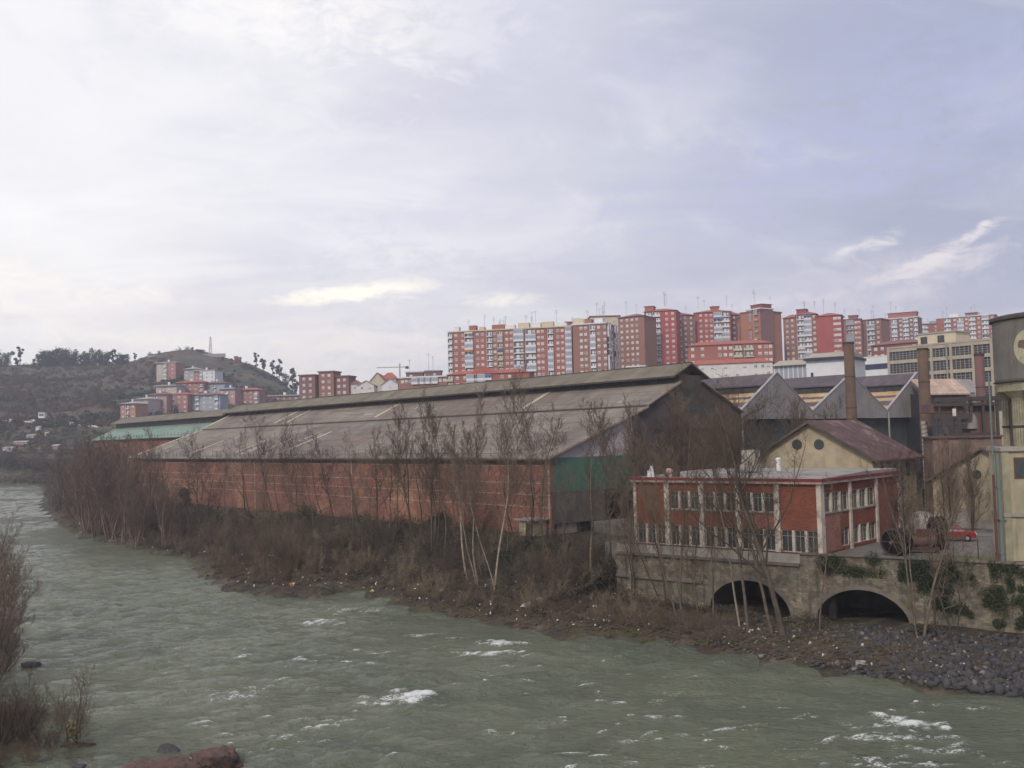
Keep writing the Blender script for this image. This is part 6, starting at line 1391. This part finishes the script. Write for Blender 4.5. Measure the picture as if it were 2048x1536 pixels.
# creeper on the dark gable
cs = []; rd = []
for _ in range(120):
    y = NS.uniform(15, 38); z = NS.uniform(3, 13 - abs(y - 26) * .25); cs.append(WF.w(.2, y, z)); rd.append(NS.uniform(.4, 1.3))
V, Fc = leaf_cloud(cs, rd, 15000, .09, NS, 1.0); tag(link('creeper', npmesh('creeper', V, Fc, M['bramB'])), 'withered creeper covering the dark warehouse gable', 'creeper', kind='stuff')

# rocks on the right bank
def rock_t(seed, n=11):
    import bmesh
    bm_ = bmesh.new(); rs = np.random.RandomState(seed + 50); P = rs.normal(size=(n, 3)); P /= np.linalg.norm(P, axis=1)[:, None]; P *= rs.uniform(.75, 1.1, (n, 1)) * rs.uniform(.55, 1.25, 3)
    for p in P: bm_.verts.new(p)
    res = bmesh.ops.convex_hull(bm_, input=bm_.verts); bmesh.ops.delete(bm_, geom=list({e for e in res['geom_interior'] + res['geom_unused'] if isinstance(e, bmesh.types.BMVert)}), context='VERTS')
    bmesh.ops.triangulate(bm_, faces=bm_.faces[:]); bm_.verts.index_update(); V = np.array([v.co[:] for v in bm_.verts]); Fc = np.array([[v.index for v in f.verts] for f in bm_.faces]); bm_.free(); return V, Fc
rk = [rock_t(k, 9 + k % 4) for k in range(8)]
def rocks(n, rng_, fn, smin, smax, mm, nm, lab, pw=2.2):
    pl_ = []
    for _ in range(n):
        px = NS.uniform(*rng_); lo, hi = fn(px); q = hit(px, NS.uniform(lo, hi), 50, 300); s = smin + (smax - smin) * NS.rand() ** pw; pl_.append((NS.randint(8), q + np.array([0, 0, s * .15]), NS.uniform(0, 6.28), s, NS.uniform(.5, .9)))
    V, Fc = merge(rk, pl_); tag(link(nm, npmesh(nm, V, Fc, M[mm])), lab, 'rocks', kind='stuff')
bk = lambda p: (float(np.interp(p, [1300, 1420, 1640, 1850, 2048], [1215, 1215, 1245, 1265, 1275])), wl_y(p) + 18)
M['rockB'] = mat('brown_muddy_rock', (.11, .082, .066), (.075, .06, .052), 1.1, .95, .05, 5)
bk2 = lambda p: (bk(p)[0], wl_y(p) + (-8 if p < 1750 else 16))
rocks(1500, (1700, 2080), bk, .08, .50, 'rock', 'rubble', 'dark grey slag rubble sloping from the quay wall to the water at the right', 3.2)
rocks(1300, (1430, 1760), bk, .05, .30, 'rock', 'rubble', 'finer dark rubble in front of the two arches', 3.0)
rocks(900, (1400, 2080), bk, .06, .36, 'rockB', 'rubble', 'brown muddy stones mixed into the slag bank', 3.0)
rocks(130, (1780, 2080), lambda p: (wl_y(p) - 25, wl_y(p) + 20), .25, .55, 'rock', 'rubble', 'larger dark boulders at the lower right waterline', 1.6)
rocks(420, (1480, 2080), bk, .06, .34, 'rockP', 'rubble', 'scattered paler stones among the dark slag rubble', 2.5)
rocks(1100, (400, 1500), lambda p: (wl_y(p) - 34, wl_y(p) + 16), .05, .26, 'rockB', 'gravel', 'small brown stones along the waterline below the scrub', 2.6)
# dead sticks and drift litter
mb = MB()
for _ in range(6000):
    px = NS.uniform(400, 1850); lo, hi = (wl_y(px) - (55 if px < 1400 else 45), wl_y(px) + 8); q = hit(px, NS.uniform(lo, hi), 50, 300); L_ = NS.uniform(.2, 1.0) if NS.rand() < .85 else NS.uniform(1, 2.6); a = NS.uniform(0, 6.28); dz_ = NS.uniform(-.1, .35)
    mb.tube(q + np.array([0, 0, .05]), q + np.array([math.cos(a) * L_, math.sin(a) * L_, .08 + dz_ * L_ * 1.6]), NS.uniform(.006, .022), n=3, cap=False)
tag(mb.build('dead_sticks', M['twigY']), 'dead sticks and driftwood strewn along the waterline', 'driftwood', kind='stuff')
pl_ = []
for _ in range(330):
    px = NS.uniform(150, 1300) if NS.rand() < .85 else NS.uniform(1200, 1980); lo = wl_y(px) - (75 if px < 1300 else 40); q = hit(px, NS.uniform(lo, wl_y(px) + 4), 50, 400); s = NS.uniform(.04, .13) * (1 + q[1] / 250); pl_.append((NS.randint(8), q + np.array([0, 0, s + .12]), NS.uniform(0, 6.28), s, NS.uniform(.3, 1.0)))
V, Fc = merge(rk, pl_); tag(link('litter', npmesh('litter', V, Fc, M['litW'])), 'white plastic scraps caught in the scrub along the bank', 'litter', kind='stuff')


def scrap(px, py, s, m_, lab, name='plastic_scrap', cat='litter', seed=0):
    q = hit(px, py, 50, 400); rs = random.Random(seed + px); mb = MB(); n_ = 9; pts = [(rs.uniform(-s, s), rs.uniform(-s * .6, s * .6), rs.uniform(0, s * .9)) for _ in range(n_)]
    for k in range(n_ - 2):
        a, b, c = pts[k], pts[k + 1], pts[k + 2]; mb.poly([a, b, c]); mb.poly([(c[0], c[1], c[2] - .03), (b[0], b[1], b[2] - .03), (a[0], a[1], a[2] - .03)])
    o = mb.build(name, m_); o.location = (q[0], q[1], q[2] + .1); tag(o, lab, cat)
scrap(585, 1174, .5, M['litO'], 'orange plastic piece at the waterline left of the foam line')
scrap(743, 1188, .45, M['litY'], 'yellow plastic rag at the waterline below the bare trees', seed=2)
scrap(548, 1125, .8, M['litW'], 'big white plastic sheet scrap in the scrub above the orange piece', seed=3)
scrap(1080, 1208, .7, M['litW'], 'upper white bag in the scrub right of the birches', seed=4)
scrap(1052, 1220, .6, M['litW'], 'lower white bag in the scrub right of the birches', seed=5)
scrap(1724, 1337, .5, M['litW'], 'crumpled white rag on the stones below the right arch', seed=6)
scrap(430, 1152, .7, M['rust2'], 'dark reddish debris lump at the tip of the low gravel spit', seed=7)
q = hit(1250 - 0, 1262, 50); 
def boulder(px, py, z, sx, sy, sz, m_, lab, seed, sub=5):
    import bmesh
    q = onz(px, py, z); bm_ = bmesh.new(); bmesh.ops.create_icosphere(bm_, subdivisions=sub, radius=1); rs = np.random.RandomState(seed); V = np.array([v.co[:] for v in bm_.verts])
    pl2 = rs.normal(size=(9, 3)); pl2 /= np.linalg.norm(pl2, axis=1)[:, None]
    for n_ in pl2: d = V @ n_; V = V - np.outer(np.clip(d - .68, 0, None), n_) * .85
    V = V * np.array([sx, sy, sz]); nn = vn(V[:, 0] + V[:, 2] + seed, V[:, 1] - V[:, 2], .9) * .35 + vn(V[:, 0] * 1.3 + V[:, 2], V[:, 1] + V[:, 2] + seed, .35) * .14; nn = nn + vn(V[:, 0] * 2 + V[:, 2] * 1.7, V[:, 1] * 2 - V[:, 2], .31) * .22 + vn(V[:, 0] * 3 + V[:, 2] * 2, V[:, 1] * 3 + V[:, 2] * 2 + seed, .2) * .12; V = V * (1 + nn[:, None] * .8)
    Fc = np.array([[v.index for v in f.verts] for f in bm_.faces]); bm_.free(); o = link('boulder', npmesh('boulder', V, Fc, m_)); o.location = (q[0], q[1], q[2]); tag(o, lab, 'boulder')
boulder(432, 1524, .1, 1.55, 1.2, .95, M['rockR'], 'large reddish brown boulder at the bottom edge', 5)
boulder(355, 1540, .0, 1.7, 1.0, .65, M['rockR'], 'long low reddish boulder joining the large one at the bottom edge', 6)
boulder(280, 1542, .0, 1.1, .8, .55, M['rockR'], 'small reddish boulder left end of the bottom group', 7)
boulder(332, 1505, .0, .75, .6, .5, M['rock'], 'grey boulder behind the reddish ones near the bottom edge', 8)
boulder(60, 1330, .0, .9, .6, .4, M['rock'], 'dark wet rock at the left waterline beside the brush', 9, 3)
boulder(92, 1523, -.05, .45, .3, .18, M['rock'], 'small dark stone in the water near the bottom left', 10, 3)
boulder(160, 1533, -.05, .4, .3, .2, M['rock'], 'second small dark stone in the water near the bottom left', 11, 3)

# left bank bushes
bs = [tree_meshes('bush%d' % k, M['barkD'], M[['twigR', 'twigY', 'twigR', 'twigB'][k]], seed=600 + k, H=4.6, r0=.06, stems=7, nb=11, spread=.7, l1=.5, n2=6, n3=5, first=.08, up=.45, stem_spread=.75, tw=.008) for k in range(4)]
lb = [(-10, 1490, 1300, 0, 'big brown bush filling the bottom left corner'), (40, 1470, 1330, 1, 'olive brown bush at the bottom left, right of the corner bush'), (95, 1475, 1345, 0, 'reddish spreading bush leaning over the water at bottom left'),
      (-30, 1400, 1180, 2, 'reddish bush at the left frame edge above the corner bush'), (5, 1350, 1150, 3, 'dark brush at the left edge beside the wet rock'), (20, 1340, 1220, 0, 'low red brush right at the wet rock'),
      (-15, 1290, 1050, 2, 'tall dark twiggy bush at the left edge, mid height'), (8, 1240, 1060, 3, 'grey brown bush leaning over the river at the left edge'), (-10, 1170, 990, 2, 'highest twiggy bush at the left frame edge'), (10, 1140, 1010, 3, 'small far bush at the left frame edge')]
for px, py, ty, k, lab in lb:
    px -= 28 if py < 1380 else 8; ty += 25; q = onz(px, py, .3); zz = max(gz(q[0], q[1]), -.2); H = atD(px, ty, q[1])[2] - zz; put_tree(bs[k], lab, (q[0], q[1], zz), rot=px * .7, s=H / 4.4, name='bare_bush', cat='bush')
ms = tree_meshes('sapling', M['barkD'], M['twigB'], seed=650, H=4.6, r0=.05, stems=5, nb=9, spread=.55, l1=.42, n2=5, n3=3, first=.1, up=.3, stem_spread=.42, lean=(.12, 0), tw=.010)
q = onz(148, 1492, 0); put_tree(ms, 'isolated leafless sapling standing in the shallows at bottom left', (q[0], q[1], .1), rot=0, s=1.0, name='bare_sapling', cat='sapling')
boulder(160, 1492, .0, 1.1, .5, .22, M['bank'], 'mud and debris mound around the isolated sapling', 12, 3)
V, Fc = leaf_cloud([q + np.array([-.2, 0, 1.1]), q + np.array([0, 0, .6])], [.35, .3], 500, .09, NS, 1); tag(link('caught_leaves', npmesh('caught_leaves', V, Fc, mat('straw_yellow_leaves', (.30, .27, .13), None, 2))), 'straw yellow debris caught in the isolated sapling', 'debris', kind='stuff')
pl_ = []
for _ in range(140):
    px = NS.uniform(-60, 190); py = NS.uniform(1420, 1540); q = onz(px, py, 0.1); q[2] = max(gz(q[0], q[1]), 0) + .05
    if px > 130 - (py - 1420) * .3 and NS.rand() < .8: continue
    pl_.append((NS.randint(6), q, NS.uniform(0, 6.28), NS.uniform(.15, .45), 1))
V, Fc = merge(scr, pl_); tag(link('undergrowth', npmesh('undergrowth', V, Fc, M['twigY'])), 'olive undergrowth on the lower left bank', 'undergrowth', kind='stuff')

# ------------------------------------------------------------------ hill vegetation
cs = []; rd = []
while len(cs) < 2100:
    px = NS.uniform(-140, 620); D = NS.uniform(565, 940); r = (px - 1024) / F_PX; X = r * D; z = gz(X, D)
    dens = vn(np.array([X]), np.array([D]), 45)[0] + (.25 if px < 240 else .05)
    if NS.rand() > dens + .35: continue
    cs.append(np.array([X, D, z + 1.0])); rd.append(NS.uniform(1.2, 4.2))
V, Fc = leaf_cloud(cs, rd, 84000, .75, NS, .7); tag(link('hillside_scrub', npmesh('hillside_scrub', V, Fc, [mat('hillside_scrub_leaves', (.07, .06, .042), (.12, .07, .055), .02, .95, c3=(.034, .047, .03), m3=(.45, .6))])), 'mottled brown green scrub covering the left hillside', 'scrub', kind='stuff')
cs = []; rd = []
while len(cs) < 700:
    px = NS.uniform(-20, 250); py = NS.uniform(862, 968) if len(cs) < 480 else NS.uniform(935, 969); q = hit(px, py, 470); cs.append(q + np.array([0, 0, .6])); rd.append(NS.uniform(.6, 2.6) * (1.3 if px > 140 else 1) * (1.6 if py > 940 else 1))
for _ in range(150):
    q = hit(NS.uniform(-40, 140), NS.uniform(925, 968), 470); cs.append(q + np.array([0, 0, 1.2])); rd.append(NS.uniform(2.0, 4.2))
V, Fc = leaf_cloud(cs, rd, 52000, .42, NS, .8); tag(link('slope_bushes', npmesh('slope_bushes', V, Fc, [mat('slope_bush_leaves', (.13, .10, .075), (.085, .075, .06), .05, .95, c3=(.05, .065, .035), m3=(.5, .62))])), 'mixed bushes on the allotment slope across the river', 'bushes', kind='stuff')
cs = []; rd = []
for _ in range(150):
    px = NS.uniform(68, 252) if NS.rand() < .85 else NS.uniform(-60, 20); hgt_ = 15 * (.6 + .5 * math.sin(px * .09) ** 2) * (0 if 155 < px < 163 else 1); t_ = atD(px, 725, 932); zb = gz(t_[0], t_[1]); cs.append(np.array([t_[0], 932 + NS.uniform(-8, 12), zb + NS.uniform(0, 1) ** 1.3 * hgt_])); rd.append(NS.uniform(1.5, 3.2))
V, Fc = leaf_cloud(cs, rd, 15000, .6, NS, .9); tag(link('treeline', npmesh('treeline', V, Fc, M['leafE'])), 'dark undergrowth filling the wooded left ridge line', 'treeline', kind='stuff')
def skytree_mesh(seed, tall):
    rs = np.random.RandomState(seed); H = 14; cs = [(rs.uniform(-1, 1) * (1.6 if tall else 3.2), rs.uniform(-1.5, 1.5), H * (rs.uniform(.16, .95) if tall else rs.uniform(.15, .85))) for _ in range(15 if tall else 16)]
    V, Fc = leaf_cloud(cs, [rs.uniform(1.1, 2.0) * (.62 if tall else 2.0) for _ in cs], 1100, .5, rs, .9); crown = npmesh('crown', V, Fc, M['leafE'])
    mb = MB().tube((0, 0, -2), (0, 0, H * .55), .35, .22, n=6)
    for c in cs[:6]: mb.tube((0, 0, H * .3), c, .16, .06, n=4)
    return mb.mesh('trunk', M['barkD']), crown
stt = [skytree_mesh(k, k % 2 == 0) for k in range(6)]
sk = [(4, 700, 1), (14, 706, 3), (40, 694, 0), (32, 708, 2), (78, 706, 1), (88, 700, 3), (98, 697, 5), (110, 694, 1), (120, 697, 3), (132, 700, 5), (142, 696, 1), (150, 704, 3), (166, 706, 5), (176, 702, 1), (190, 699, 3), (202, 700, 5), (214, 703, 1), (226, 702, 0), (238, 706, 3), (247, 707, 5), (256, 712, 1), (270, 706, 0)]
RL = {0: 'tree cut by the left frame edge on the ridge', 1: 'second tree from the left frame edge on the ridge', 2: 'tallest lone tree of the left ridge', 3: 'smaller tree leaning at the tall lone ridge tree', 20: 'small tree at the right end of the ridge row', 21: 'last lone tree of the ridge row before the bare summit'}
for k, (px, ty, m_) in enumerate(sk):
    t_ = atD(px, ty, 925 + (k % 3) * 8); zb = gz(t_[0], t_[1]); s = max((t_[2] - zb) / 13.6, .45); c = put_tree(stt[m_], RL.get(k, 'dark tree in the closed left clump on the ridge' if px < 160 else 'dark tree in the closed right clump on the ridge'), (t_[0], t_[1], zb), rot=k * 1.3, s=s, name='ridge_tree', group='trees along the left ridge', parts=('trunk', 'crown'))
for px, ty, m_, lab in ((446, 712, 1, 'small round tree on the hill crest right of the mast'), (512, 706, 0, 'leftmost slender eucalyptus on the right hill shoulder'), (526, 706, 2, 'second slender eucalyptus on the right hill shoulder'), (545, 721, 0, 'middle slender eucalyptus of the hill shoulder, above the low dark red building'),
                        (558, 719, 4, 'fourth slender eucalyptus on the descending hill shoulder'), (571, 744, 1, 'low bushy tree between the fourth and last eucalyptus'), (585, 737, 0, 'last slender eucalyptus just left of the brown towers'), (592, 752, 2, 'short eucalyptus touching the left brown tower'), (352, 808, 3, 'rounded evergreen before the hillside houses above the green roof'),
                        (385, 694, 5, 'tuft of bushes on the very top of the hill'), (318, 703, 5, 'small bush at the left end of the summit wall')):
    D = 930 if px > 400 or ty < 710 else 585; t_ = atD(px, ty, D)
    if px == 352: q = hit(352, 832, 500); t_ = atD(px, ty, q[1]); 
    zb = gz(t_[0], t_[1]); s = max((t_[2] - zb) / 13.6, .3); put_tree(stt[m_], lab, (t_[0], t_[1], zb), rot=px, s=s, name='hill_tree', parts=('trunk', 'crown'))

# ------------------------------------------------------------------ air
hz_ = MB().box(-1700, 1800, -50, 3300, -4.4, 135).build('haze', None)
hm = bpy.data.materials.new('haze'); hm.use_nodes = True; t = NT(hm.node_tree); t.n.clear(); out = t.new('ShaderNodeOutputMaterial'); pv = t.new('ShaderNodeVolumePrincipled')
pv.inputs['Color'].default_value = (.78, .81, .94, 1); pv.inputs['Density'].default_value = .0003; pv.inputs['Anisotropy'].default_value = .2
t.l.new(pv.outputs[0], out.inputs['Volume']); hz_.data.materials.clear(); hz_.data.materials.append(hm); tag(hz_, kind='stuff')
SC.cycles.volume_bounces = 1
SC.cycles.max_bounces = 6
